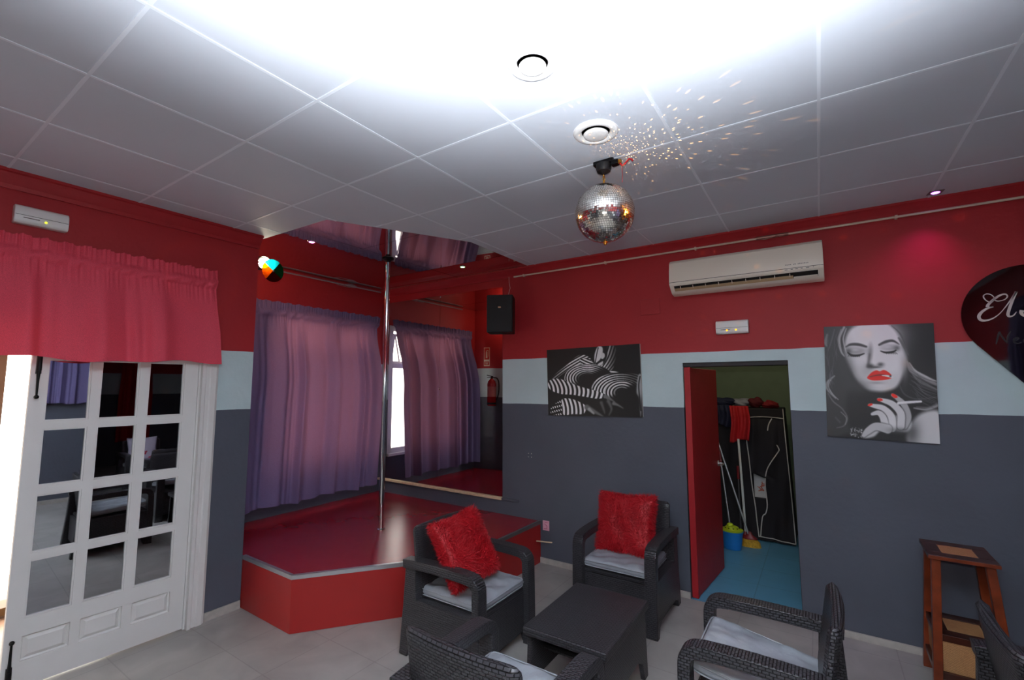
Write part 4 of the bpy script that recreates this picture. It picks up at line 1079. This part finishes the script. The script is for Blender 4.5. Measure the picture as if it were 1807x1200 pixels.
# colour wheel lamp
LX,LY,LZ=-3.945,2.078,2.766
aim=(Vector((BX,BY,BZ))-Vector((LX,LY,LZ))).normalized()
cw=thing('colour_wheel_lamp','pinspot lamp with a four colour wheel at the end of the red alcove wall','lamp',(LX,LY,LZ))
cw.rotation_euler=aim.to_track_quat('X','Z').to_euler()
T=Matrix.Rotation(PI/2,4,'Y')
MB().lathe([(.03,-.20),(.045,-.19),(.058,-.10),(.062,-.035),(.058,-.035),(.052,-.10),(.0,-.12)],24,Matrix.Translation((0,.0,.0))@T).build('lamp_housing',M['black'],cw,ang=50)
MB().ball((-.055,0,0),.044,16,10).build('lamp_bulb',M['bulb'],cw)
def gel(name,rgb):
    m,nt,b,L=newmat(name); t_=nt.nodes.new('ShaderNodeBsdfTransparent'); t_.inputs[0].default_value=lin(rgb); mx=nt.nodes.new('ShaderNodeMixShader'); mx.inputs[0].default_value=.35
    b.inputs['Base Color'].default_value=lin(rgb); b.inputs['Roughness'].default_value=.2
    tr=nt.nodes.new('ShaderNodeBsdfTranslucent'); tr.inputs[0].default_value=lin(rgb)
    m2=nt.nodes.new('ShaderNodeMixShader'); m2.inputs[0].default_value=.5
    L.new(b.outputs[0],m2.inputs[1]); L.new(tr.outputs[0],m2.inputs[2])
    L.new(t_.outputs[0],mx.inputs[1]); L.new(m2.outputs[0],mx.inputs[2]); L.new(mx.outputs[0],nt.nodes['Material Output'].inputs[0]); return m
WR=.10; wc=(-.005,.062,-.058)
for k,(nm,rgb) in enumerate((('cyan gel',(60,220,235)),('amber gel',(226,140,30)),('red gel',(84,10,14)),('green gel',(10,78,56)))):
    a0=R(55)+k*PI/2; n=10
    pts=[(0,0)]+[(WR*math.cos(a0+PI/2*i/n),WR*math.sin(a0+PI/2*i/n)) for i in range(n+1)]
    MB().prism(pts,-.001,.001,lambda v:Vector((wc[0]+v.z,wc[1]+v.x,wc[2]+v.y))).build('colour_filter',gel(nm,rgb),cw,smooth=False)
MB().lathe([(.008,-.02),(.008,.006),(0,.008)],12,Matrix.Translation(wc)@T).build('wheel_hub',M['alu'],cw)
q=MB(); q.box((-.06,.03,-.03),(.012,.07,.07)); q.bx(-.07,-.05,-.05,.05,-.012,.012); q.build('motor_box',M['black'],cw,bevel=.004)
q=MB(); q.tube([(-.12,0,.05),(-.14,-.02,.09),(-.16,-.06,.098)],.008,8); q.tube([(-.12,.0,.03),(-.22,-.06,.02),(-.30,-.14,.0)],.008,8); q.build('lamp_bracket',M['black_iron'],cw)

# fire extinguisher and its sign on the return wall (seen in the mirror)
rw=Vector((XA-XL,2.06-YR,0)).normalized(); rn2=Vector((rw.y,-rw.x,0)); rn2=rn2 if rn2.y>0 else -rn2
def on_return(s_,z,off): p=Vector((XL,YR,0))+rw*s_+rn2*off; return (p.x,p.y,z)
ra=math.atan2(rw.y,rw.x)
ex=thing('fire_extinguisher','red fire extinguisher on the alcove side wall, seen in the stage mirror','fire extinguisher',on_return(.53,1.38,.078),ra+PI)
eb_=MB().lathe([(.0,0),(.062,.0),(.070,.012),(.070,.34),(.058,.385),(.03,.41),(.024,.425),(.0,.425)],28).build('cylinder_body',M['ext_red'],ex,ang=40)
MB().lathe([(.0705,.14),(.0705,.30)],28).build('body_label',mat('label print',(216,120,110),.5),eb_)
q=MB(); q.tube([(0,0,.42),(0,0,.455)],.018,12); q.box((-.03,0,.468),(.11,.02,.012),(0,R(12),0)); q.box((-.03,0,.448),(.10,.018,.01),(0,R(-8),0)); q.build('valve_handle',M['black'],ex,bevel=.003)
MB().tube(cat_rom([(.02,0,.44),(.09,0,.43),(.125,.0,.36),(.125,0,.22),(.10,0,.12),(.085,0,.09)],5),.010,10).build('hose',M['black'],ex)
MB().lathe([(.071,.02),(.074,.02),(.074,.05),(.071,.05)],28).build('foot_band',M['black'],ex)
MB().box((0,-.0765,.30),(.05,.02,.12)).build('wall_bracket',M['black_iron'],ex)
sg=thing('safety_sign','red extinguisher sign with pale border on the alcove side wall, seen in the mirror','sign',on_return(.66,2.16,.003),ra+PI)
MB().box((0,0,0),(.105,.004,.30)).build('sign_plate',M['sign_white'],sg,smooth=False)
q=MB(); q.box((0,.003,.045),(.09,.003,.185)); q.box((0,.003,-.108),(.09,.003,.06)); q.build('sign_field',M['sign_red'],sg,smooth=False,weld=False)
q=MB(); q.box((0,.0052,.03),(.026,.002,.10)); q.box((0,.0052,.088),(.012,.002,.018)); q.box((.014,.0052,.10),(.034,.002,.008)); q.tube([(.03,.0055,.10),(.034,.0055,.05),(.026,.0055,.0)],.003,6); q.box((0,.0052,-.10),(.06,.002,.008)); q.box((0,.0052,-.116),(.044,.002,.008)); q.build('sign_symbol',M['sign_white'],sg,smooth=False,weld=False)

# ------------------------------------------------------------------ storeroom contents
wd=thing('wardrobe','black fabric zip wardrobe with white piping in the storeroom','wardrobe',(0,0,0))
# body lofted: sagging sides, slightly wider at the foot
nz_,nx_=24,20; vs=[]; xl0,xr0,xl1,xr1=-1.34,-.345,-1.34,-.295; yf,yb=5.85,6.32; HT=1.44
def wx(k,z): t_=1-z/HT; return (xl0+(xl1-xl0)*t_, xr0+(xr1-xr0)*t_)[k]
def front(x_,z):
    return yf+.012*math.sin(x_*21+z*3)+.008*math.sin(x_*47-z*5)+(.02*math.sin(z*4) if z<1.3 else 0)
# front face with a gaping opening (slit between two piped edges)
left=[(.045,-.640),(.25,-.655),(.35,-.66),(.6,-.685),(.9,-.70),(1.08,-.712),(1.33,-.714)]
right=[(.045,-.625),(.25,-.60),(.30,-.565),(.40,-.545),(.6,-.555),(.75,-.535),(.85,-.49),(.96,-.42),(1.0,-.401),(1.05,-.42),(1.12,-.50),(1.20,-.52),(1.33,-.47)]
zl=np.array(left);zr=np.array(right)
def open_x(z): return float(np.interp(z,zl[:,0],zl[:,1])), float(np.interp(z,zr[:,0],zr[:,1]))
q=MB()
for sd in(0,1):
    vs=[]
    for i in range(nz_+1):
        z=.012+(1.33-.012)*i/nz_; a,b_=open_x(z)
        if .32<z<.66 : pass
        lo,hi=(wx(0,z),a) if sd==0 else ((b_ if z<.72 else a+.004),wx(1,z))
        for j in range(nx_+1):
            x_=lo+(hi-lo)*j/nx_; vs.append((x_,front(x_,z)+(.0 if sd==0 else -.006),z))
    q.add(vs,[(i*(nx_+1)+j,i*(nx_+1)+j+1,(i+1)*(nx_+1)+j+1,(i+1)*(nx_+1)+j) for i in range(nz_) for j in range(nx_)])
q.build('front_cloth',M['black_cloth'],wd,ang=180,weld=False)
q=MB(); q.bx(xl0,xr0,yf-.008,yb,1.335,HT); q.build('top_cover',M['black_cloth'],wd,bevel=.012)
q=MB()
for k in(0,1):
    vs=[(wx(k,z),y_,z) for z in(.012,.7,1.34) for y_ in(yf,yb)]; q.add(vs,[(0,1,3,2),(2,3,5,4)])
vs=[(xl0,yb,.012),(xr1,yb,.012),(xr0,yb,1.34),(xl0,yb,1.34)]; q.add(vs,[(0,1,2,3)])
q.add([(xl0,yf,.012),(xr1,yf,.012),(xr1,yb,.012),(xl0,yb,.012)],[(0,1,2,3)])
q.build('side_cloth',M['black_cloth'],wd,smooth=False)
def piping(pt): 
    return [(x_,front(x_,z)-.012,z) for z,x_ in pt]
q=MB(); q.tube(cat_rom(piping(left),4),.006,6); q.tube(cat_rom(piping(right[:10]),4),.006,6); q.tube(cat_rom(piping([(1.20,-.50),(1.27,-.485),(1.33,-.455)]),4),.006,6)
q.tube([(x_,front(x_,.03)-.012,.03+(x_+.3)*-.06) for x_ in np.linspace(-.64,-.297,12)],.005,6); q.tube([(wx(1,z),front(wx(1,z),min(z,1.3))-.010,z) for z in np.linspace(.03,HT,16)],.005,6)
q.tube([(x_,yf-.012,1.335+.012*math.sin((x_+.7)*9)) for x_ in np.linspace(-.714,xr0,14)],.005,6)
q.build('white_piping',M['white_piping'],wd)
o=thing('gift_bag','white bag with coral print inside the gaping wardrobe','bag',(-.615,5.99,.014))
MB().bx(-.06,.065,-.04,.04,.43,.69).build('bag_body',M['white_bag'],o,bevel=.004)
q=MB(); rn=random.Random(11)
for k in range(9):
    a=rn.uniform(0,PI); p=Vector((.015+rn.uniform(-.03,.03),-.041,.55+rn.uniform(-.04,.04))); d_=Vector((math.cos(a),0,math.sin(a)))*.022; q.tube([p-d_,p+Vector((d_.z,0,-d_.x))*.2,p+d_],.005,5)
q.build('bag_print',M['coral_print'],o)
MB().bx(-.09,.09,-.1,.1,.0,.43).build('bag_stand',M['black_cloth'],o)
o=MB(); o.tube([(-.60,5.93,.43),(-.59,5.92,.34),(-.62,5.92,.28),(-.60,5.93,.22)],.012,8); o=o.build('metal_hanger',M['chrome']); tag(o,'shiny metal hook inside the gaping wardrobe below the bag','hook')
# heap of clothes on top
def lump(name,label,c,d,m,seed,cat='clothes'):
    rnd=np.random.RandomState(seed); ph=rnd.rand(9)*6; q=MB(); n,mm=26,16; vs=[]
    for i in range(mm+1):
        a=PI*i/mm
        for j in range(n):
            b_=2*PI*j/n; p=np.array([math.sin(a)*math.cos(b_),math.sin(a)*math.sin(b_),math.cos(a)])
            k=1+.13*math.sin(5*p[0]+ph[0]+3*p[2])+.1*math.sin(7*p[1]+ph[1])+.07*math.sin(11*p[2]+6*p[0]+ph[2])
            z=p[2]*d[2]*k; z=max(z,-d[2]*.85); vs.append((c[0]+p[0]*d[0]*k,c[1]+p[1]*d[1]*k,c[2]+z))
    q.add(vs,[(i*n+j,(i+1)*n+j,(i+1)*n+(j+1)%n,i*n+(j+1)%n) for i in range(mm) for j in range(n)]); o=q.build(name,m,ang=180); tag(o,label,cat,'clothes heaped on the wardrobe'); return o
lump('folded_garment','navy garment bundled on the wardrobe next to the red door',(-.97,6.0,HT+.055),(.15,.14,.06),M['navy_cloth'],1)
lump('folded_garment','grey garment on the wardrobe behind the hanging red cloth',(-.77,6.02,HT+.05),(.10,.12,.052),M['grey_cloth'],2)
lump('folded_garment','dark red garment in the middle of the wardrobe top',(-.62,5.98,HT+.055),(.075,.10,.062),mat('dark red cloth',(92,14,24),.8),3)
lump('folded_garment','red and white garment at the outer end of the wardrobe top',(-.47,5.98,HT+.04),(.085,.09,.045),mat('brick red cloth',(140,30,34),.8),4)
def hanging(name,label,m,x0,x1,ztop,zbot,yy,seed):
    rnd=np.random.RandomState(seed); ph=rnd.rand(4)*6; nx2,nz2=24,20; vs=[]
    for i in range(nz2+1):
        t_=i/nz2; z=ztop+(zbot-ztop)*t_
        for j in range(nx2+1):
            u=j/nx2; x_=x0+(x1-x0)*u+.012*math.sin(t_*5+ph[0]); vs.append((x_,yy+.018*math.sin(u*11+ph[1])*(.4+t_)+.01*math.sin(u*23+ph[2])-.03*min(1,t_*4)+.03,z+.02*math.sin(u*5+ph[3])*t_))
    # fold over the wardrobe top
    for j in range(nx2+1): pass
    o=MB().add(vs,[(i*(nx2+1)+j,i*(nx2+1)+j+1,(i+1)*(nx2+1)+j+1,(i+1)*(nx2+1)+j) for i in range(nz2) for j in range(nx2)]).build(name,m,ang=180,solid=.006,fix=False); tag(o,label,'clothes'); return o
hanging('draped_garment','red cloth draped down the front of the wardrobe over the white mop handle',M['red_cloth'],-.862,-.672,1.465,1.075,5.755,4)
hanging('draped_garment','navy cloth draped down the wardrobe front beside the red door',M['navy_cloth'],-1.08,-.86,1.47,1.24,5.80,6)
# bucket with wringer
bk=thing('mop_bucket','blue mop bucket with a lime wringer on the storeroom floor','bucket',(-.845,5.43,.001))
MB().lathe([(.0,0),(.082,0),(.086,.01),(.108,.17),(.114,.172),(.114,.18),(.106,.18),(.084,.014),(0,.012)],28,Matrix.Diagonal((.98,.85,1,1))).build('bucket_body',M['blue_plastic'],bk,ang=40)
q=MB(); q.lathe([(.108,.181),(.11,.195),(.10,.196),(.085,.20),(.055,.225),(.0,.228)],28,Matrix.Diagonal((.98,.85,1,1))); q.build('wringer',M['lime'],bk,ang=40)
q=MB()
for k in range(10):
    a=2*PI*k/10; q.ball((.07*math.cos(a)*.98,.07*math.sin(a)*.85,.2125),.008,8,6,(1,1,.6))
q.build('drain_holes',M['dark_gap'],bk)
mp=thing('mop','mop with a thin metal handle standing in the blue bucket','mop',(-.86,5.43,.20))
MB().tube([(.0,0,.0),(-.07,.10,.55),(-.085,.12,.68)],.009,10).build('mop_handle',M['alu'],mp); MB().tube([(-.085,.12,.66),(-.10,.14,.78)],.013,10).build('handle_grip',M['maroon'],mp); MB().ball((0,0,.03),.035,12,8,(1,1,.8)).build('mop_socket',M['lime'],mp)
br=thing('broom','broom with yellow bristles leaning by the blue bucket','broom',(-.70,5.60,.001))
q=MB(); hw=.085
vs=[]; 
for (z,wd_,dp) in ((.0,.105,.05),(.05,.095,.042),(.075,.07,.028)):
    for k in range(20):
        a=2*PI*k/20; vs.append((wd_*math.cos(a),dp*math.sin(a),z))
q.add(vs,[(i*20+j,i*20+(j+1)%20,(i+1)*20+(j+1)%20,(i+1)*20+j) for i in range(2) for j in range(20)]+[tuple(range(20))[::-1],tuple(40+j for j in range(20))]); q.build('bristles',M['bristle'],br,ang=40)
MB().lathe([(.072,.075),(.072,.09),(.03,.115),(.014,.15),(.0,.15)],20,Matrix.Diagonal((1,.42,1,1))).build('broom_head',M['maroon'],br,ang=40)
MB().tube([(-.012,.0,.12),(-.30,.14,1.06)],.010,10).build('broom_handle',M['alu'],br)
wp=thing('mop','white handled mop leaning upright against the wardrobe under the red cloth','mop',(-.75,5.66,.001))
MB().tube([(.005,0,.10),(-.012,.03,.6),(-.035,.08,1.10)],.012,10).build('mop_handle',M['white_plastic'],wp); MB().lathe([(.0,0),(.045,0),(.05,.03),(.03,.09),(.015,.13),(0,.13)],18).build('mop_socket',M['maroon'],wp)
dp=thing('dustpan','long handled dustpan with a red grip against the wardrobe','dustpan',(-.80,5.72,.001))
MB().tube([(0,0,.04),(-.005,.03,.66)],.008,10).build('dustpan_handle',mat('grey tube',(110,106,110),.4,.5),dp); MB().tube([(-.005,.03,.66),(-.006,.04,.80)],.014,10).build('handle_grip',M['maroon'],dp)
q=MB(); q.bx(-.09,.09,-.06,.03,0,.006); q.bx(-.09,.09,.024,.03,0,.06); q.build('pan',M['maroon'],dp,bevel=.002,weld=False)

# ------------------------------------------------------------------ things seen only in the reflections
cu2=thing('curtain','dark purple curtain on the side wall, seen only in the door panes','curtain',(0,0,0))
cm=curtain(1.05,1.90,1.05,1.89,2.56,1.44,.06,.07,-1.70,5,.02,21,ny=140); cm.v=[(-v[0],v[1],v[2]) for v in cm.v]; cm.build('curtain_drape',M['purple'],cu2,ang=180,weld=False,fix=False)
MB().tube([(1.72,1.07,2.46),(1.72,1.88,2.46)],.005,10).build('curtain_rod',M['white_plastic'],cu2)

cu3=thing('curtain','dark crimson curtain on the far wall, seen only in the door panes','curtain',(0,0,0))
cm=curtain(2.8,3.4,2.8,3.38,2.5,.5,.06,.07,-5.12,5,.02,33,ny=140); cm.v=[(-v[0],v[1],v[2]) for v in cm.v]; cm.build('curtain_drape',M['red_cloth'],cu3,ang=180,weld=False,fix=False)
MB().tube([(5.115,2.75,2.40),(5.115,3.45,2.40)],.006,10).build('curtain_rod',M['white_plastic'],cu3)
# ------------------------------------------------------------------ light
def light(name,kind,loc,power,rgb=(255,255,255),**k):
    l=bpy.data.lights.new(name,kind); l.energy=power; c_=lin(rgb); l.color=c_[:3]
    for a,v in k.items(): setattr(l,a,v)
    o=bpy.data.objects.new(name,l); COL.objects.link(o); o.location=loc; return o
CAMZ=1.70
o=light('camera_flash','SPOT',(0,-.02,CAMZ+.12),900,(244,248,255),spot_size=R(115),spot_blend=.55,shadow_soft_size=.03)
o.rotation_euler=Vector((-.11,.20,1)).to_track_quat('-Z','Y').to_euler()
light('flash_spill','POINT',(0,-.02,CAMZ+.12),46,(250,250,246),shadow_soft_size=.02)
o=light('purple_beam','SPOT',(.685,3.845,H-.015),9,(255,60,235),spot_size=R(105),spot_blend=1.,shadow_soft_size=.02); o.rotation_euler=(Vector((.52,3.70,1.9))-Vector((.685,3.845,H))).to_track_quat('-Z','Y').to_euler()
o=light('pinspot_beam','SPOT',Vector((LX,LY,LZ))+aim*.03,60,(255,196,120),spot_size=R(6.2),spot_blend=.4,shadow_soft_size=.045); o.rotation_euler=aim.to_track_quat('-Z','Y').to_euler()

# warm pinspot off to the side, aimed at the disco ball, and an added patterned light imitating the ball's specks on the ceiling
P0=Vector((1.75,3.0,2.74)); o=light('warm_pinspot','SPOT',P0,1000,(255,150,50),spot_size=R(4.4),spot_blend=.5,shadow_soft_size=.09); o.rotation_euler=(Vector((BX,BY,BZ))-P0).to_track_quat('-Z','Y').to_euler()
o=light('speck_pattern_light','POINT',(BX+.14,BY-.06,BZ+.12),32,(255,186,112),shadow_soft_size=.001)
l=o.data; l.use_nodes=True; nt=l.node_tree; em=nt.nodes['Emission']
tc=nt.nodes.new('ShaderNodeTexCoord'); vo=nt.nodes.new('ShaderNodeTexVoronoi'); vo.inputs['Scale'].default_value=15; vo.inputs['Randomness'].default_value=.45
nt.links.new(tc.outputs['Normal'],vo.inputs['Vector'])
mr=nt.nodes.new('ShaderNodeMapRange'); mr.inputs[1].default_value=.14; mr.inputs[2].default_value=.20; mr.inputs[3].default_value=1; mr.inputs[4].default_value=0
nt.links.new(vo.outputs['Distance'],mr.inputs[0])
sx_=nt.nodes.new('ShaderNodeSeparateXYZ'); nt.links.new(tc.outputs['Normal'],sx_.inputs[0])
m1=nt.nodes.new('ShaderNodeMapRange'); m1.inputs[1].default_value=-.6; m1.inputs[2].default_value=.5; m1.inputs[3].default_value=.15; m1.inputs[4].default_value=1; nt.links.new(sx_.outputs['X'],m1.inputs[0])
ml=nt.nodes.new('ShaderNodeMath'); ml.operation='MULTIPLY'; nt.links.new(mr.outputs[0],ml.inputs[0]); nt.links.new(m1.outputs[0],ml.inputs[1])
nt.links.new(ml.outputs[0],em.inputs['Strength'])
light('wheel_lamp_glow','POINT',Vector((LX,LY,LZ))+Vector((-.12,.16,-.06)),3.2,(255,196,160),shadow_soft_size=0)
light('storeroom_fill','POINT',(-.75,5.0,2.45),10,(255,240,220),shadow_soft_size=.08)  # unseen fill light added to brighten the storeroom

wd_=bpy.data.worlds.new('overcast'); S.world=wd_; wd_.use_nodes=True
bg=wd_.node_tree.nodes['Background']; bg.inputs[0].default_value=lin((255,246,236)); bg.inputs[1].default_value=6.5

# ------------------------------------------------------------------ camera
cam=bpy.data.cameras.new('camera'); cam.sensor_width=36; cam.lens=810.286/1807*36; cam.clip_start=.02; cam.sensor_fit='HORIZONTAL'
co=bpy.data.objects.new('camera',cam); COL.objects.link(co); S.camera=co
yaw,pitch,roll=-.5872,.0982,-.0012
cy,sy,cp,spp,cr,sr=math.cos(yaw),math.sin(yaw),math.cos(pitch),math.sin(pitch),math.cos(roll),math.sin(roll)
fw=Vector((sy*cp,cy*cp,spp)); r0=Vector((cy,-sy,0)); u0=r0.cross(fw); rt=r0*cr+u0*sr; up=u0*cr-r0*sr
co.matrix_world=Matrix.Translation((0,0,CAMZ))@Matrix((rt,up,-fw)).transposed().to_4x4()

S.view_settings.view_transform='Standard'; S.view_settings.look='None'; S.view_settings.exposure=0; S.view_settings.gamma=1; S.view_settings.use_curve_mapping=False
